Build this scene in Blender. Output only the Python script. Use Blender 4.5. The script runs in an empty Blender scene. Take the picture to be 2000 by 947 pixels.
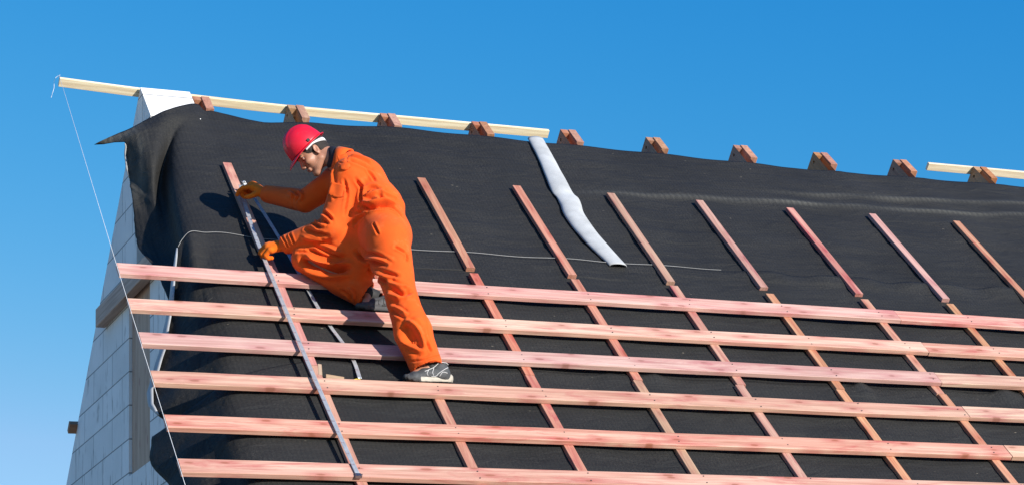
import bpy, bmesh, math, random
import numpy as np
from mathutils import Vector, Matrix, noise as mnoise

random.seed(7)
SC = bpy.context.scene
COL = SC.collection
PI = math.pi

# ------------------------------------------------------------------ frame of the near roof slope
PITCH = math.radians(45.387)
CP, SP = math.cos(PITCH), math.sin(PITCH)
O = np.array([3.00818, 11.59345, 3.79788])          # left end of the lowest visible batten
U = np.array([1.0, 0.0, 0.0])                        # along the ridge
V = np.array([0.0, CP, SP])                          # up the slope
W = np.array([0.0, -SP, CP])                         # out of the slope
FV = np.array([0.0, -CP, SP])                        # up the far slope
FW = np.array([0.0, SP, CP])                         # out of the far slope
WM = -0.061                                          # level of the underlay (batten tops are 0)
def P(u, v, w): return O + u*U + v*V + w*W
APEX_V = 4.53
APEX = P(0, APEX_V, WM)                              # ridge line of the rafters (x = O.x)
def F(u, s, w):                                      # far slope: s metres down from the ridge, w out of it
    return APEX + u*U - s*FV + w*FW

# ------------------------------------------------------------------ object helpers
def tag(o, label=None, cat=None, group=None, kind=None):
    if label: o['label'] = label
    if cat: o['category'] = cat
    if group: o['group'] = group
    if kind: o['kind'] = kind
    return o

def mesh_obj(name, verts, faces, mats, parent=None, origin=None, smooth=False, mat_idx=None):
    verts = np.asarray(verts, dtype=np.float64)
    if origin is None: origin = np.zeros(3)
    origin = np.asarray(origin, dtype=np.float64)
    me = bpy.data.meshes.new(name)
    me.from_pydata((verts - origin).tolist(), [], [tuple(int(i) for i in f) for f in faces])
    if not isinstance(mats, (list, tuple)): mats = [mats]
    for m in mats: me.materials.append(m)
    if mat_idx is not None: me.polygons.foreach_set('material_index', np.asarray(mat_idx, dtype=np.int32))
    if smooth: me.polygons.foreach_set('use_smooth', np.ones(len(me.polygons), dtype=bool))
    me.update()
    o = bpy.data.objects.new(name, me)
    COL.objects.link(o)
    o.location = origin
    if parent is not None:
        o.parent = parent
        pw_ = np.zeros(3); q_ = parent
        while q_ is not None:
            pw_ = pw_ + np.array(q_.location); q_ = q_.parent
        o.location = origin - pw_
    return o

def empty(name, loc):
    o = bpy.data.objects.new(name, None); COL.objects.link(o); o.location = loc; o.empty_display_size = .2
    return o

def frame_matrix(origin, X, Y, Z):
    return Matrix(((X[0], Y[0], Z[0], origin[0]), (X[1], Y[1], Z[1], origin[1]), (X[2], Y[2], Z[2], origin[2]), (0, 0, 0, 1)))

def local_obj(name, verts, faces, mats, mtx, parent=None, smooth=False, mat_idx=None):
    o = mesh_obj(name, verts, faces, mats, smooth=smooth, mat_idx=mat_idx)
    o.matrix_world = mtx
    if parent is not None:
        o.parent = parent
        o.matrix_basis = parent.matrix_basis.inverted() @ mtx
    return o

def n3(p, s=1.0, off=0.0): return mnoise.noise(Vector((p[0]*s+off, p[1]*s+off*1.7, p[2]*s-off)))

def board_geo(L, wid, thk, ch=0.003, seg=0.16, wob=0.0022, seed=0, cut0=0.0, cut1=0.0):
    """sawn board: x along its length (0..L), y 0..wid, z 0..thk, eased edges, slightly uneven"""
    prof = [(ch, 0), (wid-ch, 0), (wid, ch), (wid, thk-ch), (wid-ch, thk), (ch, thk), (0, thk-ch), (0, ch)]
    n = max(2, int(L/seg)+1)
    vs, fs = [], []
    for i in range(n+1):
        x = L*i/n
        by = wob*1.5*mnoise.noise(Vector((x*.7, seed*3.1, 0)))
        bz = wob*mnoise.noise(Vector((x*.8, seed*5.3, 9)))
        for k, (y, z) in enumerate(prof):
            ey = wob*.5*mnoise.noise(Vector((x*2.3, k*2.2, seed)))
            cx = cut0*(1-y/wid)*(1 if i == 0 else 0) + cut1*(y/wid)*(1 if i == n else 0)
            vs.append((x+cx, y+by+ey, z+(bz if z > thk/2 else bz*.3)))
    m = len(prof)
    for i in range(n):
        for k in range(m):
            a, b = i*m+k, i*m+(k+1) % m
            fs.append((a, a+m, b+m, b))
    fs.append(tuple(range(m))); fs.append(tuple(n*m+k for k in range(m-1, -1, -1)))
    return vs, [f[::-1] for f in fs]

def tube_geo(pts, r, n=8, caps=True, closed=False):
    pts = [np.asarray(p, float) for p in pts]
    vs, fs = [], []
    up = np.array([.13, .21, .97])
    for i, p in enumerate(pts):
        a = pts[max(i-1, 0)]; b = pts[min(i+1, len(pts)-1)]
        t = b-a; t /= np.linalg.norm(t)
        x = np.cross(t, up); x /= np.linalg.norm(x); y = np.cross(t, x)
        rr = r[i] if isinstance(r, (list, tuple)) else r
        for k in range(n):
            c = 2*PI*k/n
            vs.append(p + rr*(math.cos(c)*x + math.sin(c)*y))
    for i in range(len(pts)-1):
        for k in range(n):
            a, b = i*n+k, i*n+(k+1) % n
            fs.append((a, b, b+n, a+n))
    if caps:
        fs.append(tuple(range(n-1, -1, -1))); fs.append(tuple((len(pts)-1)*n+k for k in range(n)))
    return vs, fs

def cr(pts, m):
    """Catmull-Rom through pts, m samples per span"""
    pts = [np.asarray(p, float) for p in pts]
    q = [2*pts[0]-pts[1]] + pts + [2*pts[-1]-pts[-2]]
    out = []
    for i in range(1, len(q)-2):
        for k in range(m):
            t = k/m
            a, b, c, d = q[i-1], q[i], q[i+1], q[i+2]
            out.append(.5*((2*b)+(c-a)*t+(2*a-5*b+4*c-d)*t*t+(3*b-a-3*c+d)*t**3))
    out.append(pts[-1])
    return out

def box_geo(x0, x1, y0, y1, z0, z1):
    vs = [(x, y, z) for x in (x0, x1) for y in (y0, y1) for z in (z0, z1)]
    fs = [(0, 1, 3, 2), (4, 6, 7, 5), (0, 4, 5, 1), (2, 3, 7, 6), (0, 2, 6, 4), (1, 5, 7, 3)]
    return vs, fs

class Geo:
    def __init__(s): s.v = []; s.f = []; s.m = []
    def add(s, g, mi=0):
        k = len(s.v); s.v += [tuple(map(float, p)) for p in g[0]]; s.f += [tuple(i+k for i in f) for f in g[1]]; s.m += [mi]*len(g[1]); return s
    def obj(s, name, mats, parent=None, origin=None, smooth=False):
        return mesh_obj(name, s.v, s.f, mats, parent, origin, smooth, s.m)

# ------------------------------------------------------------------ materials
class NT:
    def __init__(s, name):
        s.m = bpy.data.materials.new(name); s.m.use_nodes = True
        s.t = s.m.node_tree; s.n = s.t.nodes; s.l = s.t.links
        s.b = s.n['Principled BSDF']
    def node(s, typ, **kw):
        nd = s.n.new(typ)
        for k, v in kw.items():
            if k.startswith('i_'):
                key = k[2:]; key = int(key) if key.isdigit() else key
                nd.inputs[key].default_value = v
            else: setattr(nd, k, v)
        return nd
    def link(s, a, b): s.l.new(a, b)
    def coords(s, scale=(1, 1, 1), rnd=False, kind='Object'):
        tc = s.node('ShaderNodeTexCoord'); mp = s.node('ShaderNodeMapping')
        mp.inputs['Scale'].default_value = scale
        s.link(tc.outputs[kind], mp.inputs['Vector'])
        if rnd:
            oi = s.node('ShaderNodeObjectInfo'); cb = s.node('ShaderNodeCombineXYZ')
            for i, k in enumerate((37., 91., 53.)):
                mm = s.node('ShaderNodeMath', operation='MULTIPLY'); mm.inputs[1].default_value = k
                s.link(oi.outputs['Random'], mm.inputs[0]); s.link(mm.outputs[0], cb.inputs[i])
            s.link(cb.outputs[0], mp.inputs['Location'])
        return mp.outputs[0]
    def noise(s, vec, scale=5, detail=3, rough=.5, dist=0):
        nd = s.node('ShaderNodeTexNoise'); nd.inputs['Scale'].default_value = scale
        nd.inputs['Detail'].default_value = detail; nd.inputs['Roughness'].default_value = rough
        nd.inputs['Distortion'].default_value = dist
        s.link(vec, nd.inputs['Vector']); return nd.outputs['Fac']
    def ramp(s, fac, stops):
        r = s.node('ShaderNodeValToRGB'); e = r.color_ramp.elements
        while len(e) < len(stops): e.new(.5)
        for el, (p, c) in zip(e, stops):
            el.position = p; el.color = (*c, 1) if len(c) == 3 else c
        s.link(fac, r.inputs[0]); return r.outputs[0]
    def mix(s, fac, a, b, mode='MIX'):
        m = s.node('ShaderNodeMix', data_type='RGBA', blend_type=mode)
        for sock, v in ((m.inputs[0], fac), (m.inputs[6], a), (m.inputs[7], b)):
            if isinstance(v, (int, float)): sock.default_value = v
            elif isinstance(v, tuple): sock.default_value = (*v, 1) if len(v) == 3 else v
            else: s.link(v, sock)
        return m.outputs[2]
    def math(s, op, a, b=None):
        m = s.node('ShaderNodeMath', operation=op)
        for i, v in enumerate((a, b)):
            if v is None: continue
            if isinstance(v, (int, float)): m.inputs[i].default_value = v
            else: s.link(v, m.inputs[i])
        return m.outputs[0]
    def bump(s, h, strength=.3, dist=.01):
        b = s.node('ShaderNodeBump'); b.inputs['Strength'].default_value = strength; b.inputs['Distance'].default_value = dist
        s.link(h, b.inputs['Height']); s.link(b.outputs[0], s.b.inputs['Normal'])
    def base(s, c):
        if isinstance(c, tuple): s.b.inputs['Base Color'].default_value = (*c, 1)
        else: s.link(c, s.b.inputs['Base Color'])
    def set(s, **kw):
        for k, v in kw.items(): s.b.inputs[k.replace('_', ' ')].default_value = v
        return s.m

def plain(name, col, rough=.6, var=.12, scale=30, metal=0.0, bump=.0):
    t = NT(name); v = t.coords()
    nz = t.noise(v, scale, 4, .6)
    dark = tuple(c*(1-var) for c in col); lite = tuple(min(1, c*(1+var)) for c in col)
    t.base(t.ramp(nz, [(.3, dark), (.7, lite)]))
    if bump: t.bump(nz, bump, .004)
    return t.set(Roughness=rough, Metallic=metal)

def wood(name, pale, mid, stain, stain_amt=.5, knots=True, knot_col=(.30, .10, .06)):
    t = NT(name)
    grain = t.noise(t.coords((1.4, 42, 42), True), 1.0, 5, .66, .5)
    broad = t.noise(t.coords((.8, 15, 15), True), 1.0, 3, .6, .8)
    blot = t.noise(t.coords((1.3, 12, 12), True), 1.0, 6, .72, 1.0)
    c = t.ramp(broad, [(.32, mid), (.66, pale)])
    g = t.ramp(grain, [(.30, (.64, .52, .48)), (.58, (1.06, 1.06, 1.06))])
    c = t.mix(.8, c, g, 'MULTIPLY')
    sm = t.ramp(blot, [(.51, (0, 0, 0)), (.66, (1, 1, 1))])
    c = t.mix(t.math('MULTIPLY', sm, stain_amt), c, stain)
    if knots:
        vo = t.node('ShaderNodeTexVoronoi', feature='F1', voronoi_dimensions='2D'); vo.inputs['Scale'].default_value = 1.0
        vv = t.coords((2.6, 8.0, 1.0), True); t.link(vv, vo.inputs['Vector'])
        wob = t.noise(t.coords((9, 22, 22), True), 1.0, 2)
        kd = t.math('ADD', vo.outputs['Distance'], t.math('MULTIPLY', t.math('SUBTRACT', wob, .5), .12))
        halo = t.ramp(kd, [(.09, (1, 1, 1)), (.30, (0, 0, 0))])
        core = t.ramp(kd, [(.045, (1, 1, 1)), (.085, (0, 0, 0))])
        c = t.mix(t.math('MULTIPLY', halo, .6*max(stain_amt, .45)), c, stain)
        c = t.mix(t.math('MULTIPLY', core, .75), c, knot_col)
    oi = t.node('ShaderNodeObjectInfo')
    hv = t.node('ShaderNodeHueSaturation')
    t.link(t.math('ADD', t.math('MULTIPLY', oi.outputs['Random'], .022), .492), hv.inputs['Hue'])
    r2 = t.math('FRACT', t.math('MULTIPLY', oi.outputs['Random'], 7.31))
    t.link(t.math('ADD', t.math('MULTIPLY', r2, .30), .82), hv.inputs['Saturation'])
    r3 = t.math('FRACT', t.math('MULTIPLY', oi.outputs['Random'], 17.7))
    t.link(t.math('ADD', t.math('MULTIPLY', r3, .16), .90), hv.inputs['Value'])
    t.link(c, hv.inputs['Color'])
    t.base(t.mix(1.0, hv.outputs[0], oi.outputs['Color'], 'MULTIPLY'))
    t.bump(grain, .35, .002)
    return t.set(Roughness=.72)

M = {}
M['batten'] = wood('pink_batten_wood', (.67, .43, .335), (.53, .25, .19), (.44, .09, .09), .72)
M['counter'] = wood('counter_batten_wood', (.55, .30, .215), (.44, .175, .125), (.36, .07, .068), .9)
M['rafter'] = wood('rafter_wood', (.46, .22, .13), (.36, .15, .085), (.27, .09, .06), .6)
M['fresh'] = wood('fresh_pine', (.86, .76, .58), (.79, .66, .46), (.64, .48, .31), .35, knots=False)
M['grey_wood'] = wood('weathered_wood', (.56, .40, .29), (.44, .30, .21), (.33, .21, .14), .4, knots=False)
M['board'] = wood('shutter_board_wood', (.54, .35, .215), (.44, .27, .155), (.33, .19, .11), .35)

def underlay(name):
    t = NT(name)
    v = t.coords()
    big = t.noise(v, 1.3, 4, .6)
    streak = t.noise(t.coords((2.2, 40, 40)), 1.0, 5, .65, 1.6)
    fine = t.noise(v, 110, 3, .75)
    c = t.ramp(big, [(.3, (.0125, .0126, .0124)), (.75, (.0235, .0230, .0215))])
    c = t.mix(t.math('MULTIPLY', t.ramp(streak, [(.47, (0, 0, 0)), (.75, (1, 1, 1))]), .12), c, (.046, .044, .038))
    c = t.mix(t.math('MULTIPLY', t.ramp(fine, [(.50, (0, 0, 0)), (.72, (1, 1, 1))]), t.math('MULTIPLY', t.ramp(t.noise(v, 2.1, 4, .65), [(.40, (.2, .2, .2)), (.68, (1, 1, 1))]), .75)), c, (.062, .058, .050))
    # straw specks, then a paler tone in bands and dust on the flap
    vo = t.node('ShaderNodeTexVoronoi', feature='F1'); vo.inputs['Scale'].default_value = 1.0
    t.link(t.coords((5, 19, 19)), vo.inputs['Vector'])
    gate = t.ramp(t.noise(v, 3.0, 2), [(.5, (0, 0, 0)), (.62, (1, 1, 1))])
    speck = t.math('MULTIPLY', t.ramp(vo.outputs['Distance'], [(.032, (1, 1, 1)), (.055, (0, 0, 0))]), gate)
    c = t.mix(t.math('MULTIPLY', speck, .7), c, (.38, .33, .24))
    at = t.node('ShaderNodeAttribute', attribute_name='dust')
    rb = t.node('ShaderNodeTexWave', wave_type='BANDS', bands_direction='X'); rb.inputs['Scale'].default_value = 6.6
    rb.inputs['Distortion'].default_value = 2.5; rb.inputs['Detail'].default_value = 1
    t.link(v, rb.inputs['Vector'])
    c = t.mix(t.math('MULTIPLY', at.outputs['Fac'], t.math('ADD', t.math('MULTIPLY', rb.outputs['Fac'], .35), .45)), c, (.155, .150, .125))
    t.base(c)
    wv = t.node('ShaderNodeTexWave', wave_type='BANDS', bands_direction='X'); wv.inputs['Scale'].default_value = 11
    wv.inputs['Distortion'].default_value = .6
    t.link(v, wv.inputs['Vector'])
    wr = t.noise(t.coords((3.4, 10, 10)), 1.0, 4, .5, 1.2)
    h = t.math('ADD', t.math('MULTIPLY', fine, .25), t.math('ADD', t.math('MULTIPLY', wr, .9), t.math('MULTIPLY', wv.outputs['Fac'], .06)))
    t.bump(h, .8, .02)
    return t.set(Roughness=.7, Specular_IOR_Level=.25)
M['underlay'] = underlay('black_underlay')
M['under_white'] = plain('underlay_pale_back', (.42, .43, .43), .95, .16, 7)
M['white_edge'] = plain('underlay_edge_white', (.30, .30, .29), .6, .12, 25)

def blocks():
    t = NT('aerated_block')
    tc = t.node('ShaderNodeTexCoord'); sx = t.node('ShaderNodeSeparateXYZ'); cb = t.node('ShaderNodeCombineXYZ')
    t.link(tc.outputs['Object'], sx.inputs[0]); t.link(sx.outputs['Y'], cb.inputs['X']); t.link(sx.outputs['Z'], cb.inputs['Y'])
    br = t.node('ShaderNodeTexBrick', offset=.5); t.link(cb.outputs[0], br.inputs['Vector'])
    br.inputs['Scale'].default_value = 1; br.inputs['Brick Width'].default_value = .59
    br.inputs['Row Height'].default_value = .2325; br.inputs['Mortar Size'].default_value = .0045
    br.inputs['Mortar Smooth'].default_value = .15; br.inputs['Bias'].default_value = 0
    br.inputs['Color1'].default_value = (.88, .87, .84, 1); br.inputs['Color2'].default_value = (.78, .77, .74, 1)
    br.inputs['Mortar'].default_value = (.27, .265, .25, 1)
    v = tc.outputs['Object']
    c = br.outputs['Color']
    c = t.mix(.5, c, t.ramp(t.noise(v, 3, 5, .65), [(.3, (.76, .76, .75)), (.62, (1, 1, 1))]), 'MULTIPLY')
    # mortar runs below the bed joints
    dr = t.noise(t.coords((1, 26, 2.2)), 1.0, 3, .6)
    gate = t.noise(t.coords((1, 5, 7)), 1.0, 2)
    run = t.math('MULTIPLY', t.ramp(dr, [(.56, (0, 0, 0)), (.64, (1, 1, 1))]), t.ramp(gate, [(.48, (0, 0, 0)), (.62, (1, 1, 1))]))
    c = t.mix(t.math('MULTIPLY', run, .75), c, (.30, .29, .27))
    t.base(c)
    h = t.math('ADD', t.math('MULTIPLY', br.outputs['Fac'], -1.0), t.math('MULTIPLY', t.noise(v, 120, 2), .12))
    t.bump(h, .6, .006)
    return t.set(Roughness=.85)
M['block'] = blocks()

def ridge_noise(t, v):
    nd = t.node('ShaderNodeTexNoise', noise_type='RIDGED_MULTIFRACTAL'); nd.inputs['Scale'].default_value = 7
    nd.inputs['Detail'].default_value = 3; nd.inputs['Distortion'].default_value = .8; t.link(v, nd.inputs['Vector'])
    return t.math('MULTIPLY', nd.outputs['Fac'], .35)
def cloth(name, a, b, wear):
    t = NT(name); v = t.coords()
    c = t.ramp(t.noise(v, 5, 4, .6), [(.3, a), (.7, b)])
    c = t.mix(t.math('MULTIPLY', t.ramp(t.noise(v, 14, 5, .65), [(.56, (0, 0, 0)), (.75, (1, 1, 1))]), .35), c, wear)
    c = t.mix(t.math('MULTIPLY', t.ramp(t.noise(v, 3.2, 5, .7), [(.50, (0, 0, 0)), (.72, (1, 1, 1))]), .30), c, tuple(q*.45+.01 for q in a))
    t.base(c)
    h = t.math('ADD', t.math('MULTIPLY', ridge_noise(t, v), 1.0), t.math('MULTIPLY', t.noise(v, 420, 2), .06))
    t.bump(h, .35, .012)
    return t.set(Roughness=.85, Specular_IOR_Level=.25, Sheen_Weight=.05)
M['coverall'] = cloth('orange_coverall_cloth', (.74, .088, .007), (.80, .112, .010), (.74, .21, .06))
M['glove'] = cloth('orange_knit', (.82, .138, .004), (.87, .172, .005), (.80, .24, .03))
M['shirt'] = plain('navy_shirt', (.012, .014, .022), .8, .3, 60)

def skin():
    t = NT('skin'); v = t.coords()
    c = t.ramp(t.noise(v, 12, 4, .6), [(.3, (.37, .175, .105)), (.7, (.44, .225, .14))])
    c = t.mix(t.math('MULTIPLY', t.noise(v, 55, 3), .22), c, (.45, .16, .11))
    t.base(c)
    t.bump(t.noise(v, 160, 2), .15, .002)
    return t.set(Roughness=.5, Subsurface_Weight=.05, Subsurface_Scale=.008)
M['skin'] = skin()
M['hair'] = plain('dark_hair', (.016, .010, .007), .75, .5, 220, bump=.6)
M['lip'] = plain('lip', (.40, .15, .12), .5, .1, 40)
M['eye'] = plain('eye_white', (.6, .58, .55), .25, .05, 40)
M['iris'] = plain('iris_brown', (.03, .018, .01), .2, .2, 80)
def helmet_mat():
    t = NT('red_helmet_plastic'); v = t.coords()
    c = t.ramp(t.noise(v, 8, 4, .6), [(.3, (.62, .006, .022)), (.7, (.72, .012, .032))])
    sc = t.noise(t.coords((22, 60, 30)), 1, 5, .75)
    c = t.mix(t.math('MULTIPLY', t.ramp(sc, [(.60, (0, 0, 0)), (.68, (1, 1, 1))]), .55), c, (.40, .05, .07))
    t.base(c)
    return t.set(Roughness=.38)
M['helmet'] = helmet_mat()
M['dark'] = plain('dark_rubber', (.018, .018, .018), .7, .3, 60)
M['strap'] = plain('white_plastic', (.78, .79, .80), .5, .06, 30)
M['shoe'] = plain('shoe_grey_mesh', (.052, .055, .058), .7, .45, 45, bump=.3)
M['sole'] = plain('shoe_sole_beige', (.44, .40, .33), .75, .18, 30)
M['sole_dark'] = plain('shoe_sole_dark', (.05, .05, .05), .75, .3, 30)
M['piping'] = plain('shoe_piping', (.46, .46, .45), .6, .12, 60)
M['string'] = plain('white_string', (.80, .80, .78), .7, .1, 60)

def tape_mat():
    t = NT('tape_blade'); tc = t.node('ShaderNodeTexCoord')
    sx = t.node('ShaderNodeSeparateXYZ'); t.link(tc.outputs['UV'], sx.inputs[0])
    fr = t.math('FRACT', t.math('MULTIPLY', sx.outputs['X'], 100.0))
    tick = t.math('LESS_THAN', fr, .16)
    half = t.math('LESS_THAN', sx.outputs['Y'], .42)
    tk = t.math('MULTIPLY', tick, half)
    fr2 = t.math('FRACT', t.math('MULTIPLY', sx.outputs['X'], 10.0))
    t2 = t.math('MULTIPLY', t.math('LESS_THAN', fr2, .10), t.math('LESS_THAN', sx.outputs['Y'], .8))
    wearn = t.noise(t.coords(), 26, 4, .7)
    c = t.ramp(wearn, [(.35, (.38, .40, .41)), (.7, (.50, .52, .53))])
    c = t.mix(t.math('MULTIPLY', tk, .6), c, (.05, .06, .08))
    c = t.mix(t.math('MULTIPLY', t2, .35), c, (.25, .05, .05))
    t.base(c)
    return t.set(Roughness=.33, Metallic=.35)
M['tape'] = tape_mat()
M['metal'] = plain('hook_steel', (.25, .25, .26), .35, .15, 40, metal=.9)
M['nail'] = plain('nail_steel', (.10, .085, .08), .6, .2, 80, metal=.4)
M['yellow'] = plain('yellow_plastic', (.72, .55, .05), .45, .1, 30)
def ground_mat():
    t = NT('site_ground'); v = t.coords()
    c = t.ramp(t.noise(v, .25, 6, .65), [(.32, (.10, .12, .05)), (.45, (.30, .25, .175)), (.7, (.42, .36, .27))])
    c = t.mix(.5, c, t.ramp(t.noise(v, 14, 5, .7), [(.3, (.5, .5, .5)), (.7, (1.1, 1.1, 1.1))]), 'MULTIPLY')
    t.base(c); t.bump(t.noise(v, 9, 5, .7), .5, .05)
    return t.set(Roughness=.95)
M['ground'] = ground_mat()

# ------------------------------------------------------------------ sky, sun, camera
SUN = np.array(.52*U - .52*V + 1.0*W); SUN /= np.linalg.norm(SUN)
elev = math.asin(SUN[2]); azim = math.atan2(SUN[0], SUN[1])
w = bpy.data.worlds.new('World'); SC.world = w; w.use_nodes = True
nt = w.node_tree; bg = nt.nodes['Background']
sky = nt.nodes.new('ShaderNodeTexSky'); sky.sky_type = 'NISHITA'; sky.sun_disc = False
sky.sun_elevation = elev; sky.sun_rotation = azim
sky.altitude = 0; sky.air_density = 1.0; sky.dust_density = 0.0; sky.ozone_density = 4.0
# clear-day grading of the sky colour: deeper blue overhead, paler towards the horizon
def wmath(op, x, y=None):
    m = nt.nodes.new('ShaderNodeMath'); m.operation = op
    for i, q in enumerate((x, y)):
        if q is None: continue
        if isinstance(q, (int, float)): m.inputs[i].default_value = q
        else: nt.links.new(q, m.inputs[i])
    return m.outputs[0]
SK = .15
sep = nt.nodes.new('ShaderNodeSeparateColor'); cmb = nt.nodes.new('ShaderNodeCombineColor')
nt.links.new(sky.outputs[0], sep.inputs[0])
r_, g_, b_ = (wmath('MULTIPLY', sep.outputs[i], SK) for i in range(3))
r_ = wmath('MINIMUM', wmath('MULTIPLY', wmath('POWER', r_, 2.96), 11.0), r_)
b_ = wmath('MAXIMUM', wmath('MULTIPLY', wmath('POWER', b_, .47), .923), b_)
for i, q in enumerate((r_, g_, b_)): nt.links.new(wmath('DIVIDE', q, SK), cmb.inputs[i])
nt.links.new(cmb.outputs[0], bg.inputs['Color']); bg.inputs['Strength'].default_value = SK/2**.42
sl = bpy.data.lights.new('sun', 'SUN'); sl.energy = 5.0; sl.angle = math.radians(.53); sl.color = (1.0, .94, .87)
so = bpy.data.objects.new('sun', sl); COL.objects.link(so)
so.location = (20, -30, 30)
so.rotation_euler = Vector(SUN.tolist()).to_track_quat('Z', 'Y').to_euler()

cam = bpy.data.cameras.new('camera'); co = bpy.data.objects.new('camera', cam); COL.objects.link(co)
cam.sensor_fit = 'HORIZONTAL'; cam.sensor_width = 36; cam.lens = 4505.46/2000*36; cam.clip_end = 3000; cam.clip_start = .1
RC = np.array([[0.92346684, -0.38127654, -0.04286256], [0.06398243, 0.26318451, -0.96262151], [0.37830576, 0.88620659, 0.26743717]])
co.matrix_world = frame_matrix((0, 0, 1.6), RC[0], -RC[1], -RC[2])
SC.camera = co
SC.view_settings.view_transform = 'Standard'; SC.view_settings.look = 'None'
SC.view_settings.exposure = 0.42; SC.view_settings.gamma = 1; SC.view_settings.use_curve_mapping = False
SC.render.film_transparent = False

# ------------------------------------------------------------------ ground
g = 600
tag(mesh_obj('ground', [(-g, -g, 0), (g, -g, 0), (g, g, 0), (-g, g, 0)], [(0, 1, 2, 3)], M['ground']),
    'bare earth and thin grass of the building site', kind='structure')
# ------------------------------------------------------------------ the house
TANP = SP/CP
Ya, Za = APEX[1], APEX[2]
def roof_z(y, off=.006): return Za - abs(y-Ya)*TANP - off/CP
house = tag(empty('house', (O[0]+.58, Ya, 0)), 'unfinished house of pale grey aerated blocks with bare rafters at the ridge', 'house')
X0, X1, XE = O[0]+.58, O[0]+.93, O[0]+9.9
YN, YF = Ya-4.05, Ya+4.05
STUB = Ya-.29                                        # the wall top is cut lower below this point
OP0, OP1, OPZ0, OPZ1, OPU, OPZ2 = 14.549, 15.139, 4.346, 5.60, 14.919, 6.16

def wall_strips(x0, x1, holes):
    """gable wall: upright strips between the break points, each a closed prism of the wall's full thickness"""
    G = Geo()
    br = sorted({YN, STUB, Ya, YF, *[h[0] for h in holes], *[h[1] for h in holes]})
    for a, b in zip(br[:-1], br[1:]):
        off = .24 if b <= STUB+1e-6 else -.014
        za, zb = roof_z(a, off), roof_z(b, off)
        cuts = [0.0]
        for h in sorted(holes, key=lambda h: h[2]):
            if h[0] <= a+1e-6 and h[1] >= b-1e-6: cuts += [h[2], h[3]]
        segs = []
        for i in range(0, len(cuts), 2):
            lo = cuts[i]; hi = cuts[i+1] if i+1 < len(cuts) else None
            segs.append((lo, hi))
        for lo, hi in segs:
            ta, tb = (hi, hi) if hi is not None else (za, zb)
            vs = [(x0, a, lo), (x0, b, lo), (x0, b, tb), (x0, a, ta), (x1, a, lo), (x1, b, lo), (x1, b, tb), (x1, a, ta)]
            fs = [(0, 3, 2, 1), (4, 5, 6, 7), (0, 4, 7, 3), (1, 2, 6, 5), (3, 7, 6, 2), (0, 1, 5, 4)]
            G.add((vs, fs))
    return G
G = wall_strips(X0, X1, [(OP0, OPU, OPZ0, OPZ2), (OPU, OP1, OPZ0, OPZ1)])
gw = G.obj('gable_wall', M['block'], house, (0, 0, -.047))
G = wall_strips(XE-.3, XE, []); G.obj('gable_wall', M['block'], house, (0, 0, 0))
for y0, y1 in ((YN, YN+.3), (YF-.3, YF)):
    g2 = Geo().add(box_geo(X1+.002, XE-.302, y0, y1, 0, roof_z(YN, .2)-.05)); g2.obj('side_wall', M['block'], house)
# window opening boarded up, timber lintel across the wall face
bx = Geo()
vs, fs = board_geo(OPZ1-OPZ0-.004, OP1-OP0-.006, .03, .002, .2, .001, 3)
m_ = frame_matrix((X0+.052, OP0+.003, OPZ0+.002), (0, 0, 1), (0, 1, 0), (-1, 0, 0))
local_obj('window_board', vs, fs, M['board'], m_, house)
vs, fs = board_geo(1.80, .135, .068, .004, .2, .003, 5)
local_obj('lintel_beam', vs, fs, M['grey_wood'], frame_matrix((X0-.002, 14.06, 5.545), (0, 1, 0), (0, 0, 1), (-1, 0, 0)), house)
vs, fs = board_geo(.62, .05, .05, .003, .2, .002, 8)
local_obj('brace', vs, fs, M['grey_wood'], frame_matrix((X0+.10, 14.40, 5.70), (0, .82, .57), (0, -.57, .82), (1, 0, 0)), house)

def rafter_geo(u0, u1, near):
    """beam down one slope, its ridge end drilled through"""
    L, D, s0, d0, r = 6.0, .20+random.uniform(-.012, .01), .056, .060, .0125
    arcL = [(s0-r*math.sin(PI*k/8), d0-r*math.cos(PI*k/8)) for k in range(9)]
    arcR = [(s0+r*math.sin(PI*k/8), d0-r*math.cos(PI*k/8)) for k in range(9)]
    pl = [(0, 0), (s0, 0)] + arcL + [(s0, D), (0, D)]
    pr = [(L, 0), (L, D), (s0, D)] + arcR[::-1] + [(s0, 0)]
    def pt(s, d, u):
        return (APEX + u*U - s*V - (d+.009)*W) if near else F(u, s, -d-.009)
    vs, fs = [], []
    for poly, skip in ((pl, {1, 10}), (pr, {2, 12})):
        k = len(vs); n = len(poly)
        vs += [pt(s, d, u0) for s, d in poly] + [pt(s, d, u1) for s, d in poly]
        fs.append(tuple(range(k, k+n))); fs.append(tuple(range(k+2*n-1, k+n-1, -1)))
        for i in range(n):
            if i in skip: continue
            j = (i+1) % n
            fs.append((k+i, k+n+i, k+n+j, k+j))
    return vs, fs
RU = [.955, 1.645, 2.335, 3.045, 3.755, 4.455, 5.200, 5.905, 6.625, 7.37, 8.08, 8.79]
rafter_tex = frame_matrix((0, 0, 0), (1, 0, 0), (0, 1, 0), (0, 0, 1))
for i, u in enumerate(RU):
    for near in (True, False):
        a = (u-.004 if near else u+.055)+random.uniform(-.003, .003)
        dirv = V if near else FV
        org = np.array(APEX + a*U); org2 = org
        vs, fs = rafter_geo(a, a+.057, near)
        X = -dirv; Zv = W if near else FW; Yv = np.cross(Zv, X)
        mt = frame_matrix(org, X, Yv, Zv)
        inv = np.array(mt.inverted())
        lv = [(inv[:3, :3] @ np.asarray(p) + inv[:3, 3]) for p in vs]
        ro = local_obj('rafter', lv, fs, M['rafter'], mt, house)
        q_ = random.uniform(.82, 1.15); ro.color = (q_, q_*random.uniform(.92, 1.1), q_*random.uniform(.88, 1.12), 1)
        bm = bmesh.new(); bm.from_mesh(ro.data); bmesh.ops.recalc_face_normals(bm, faces=bm.faces); bm.to_mesh(ro.data); bm.free()

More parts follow.
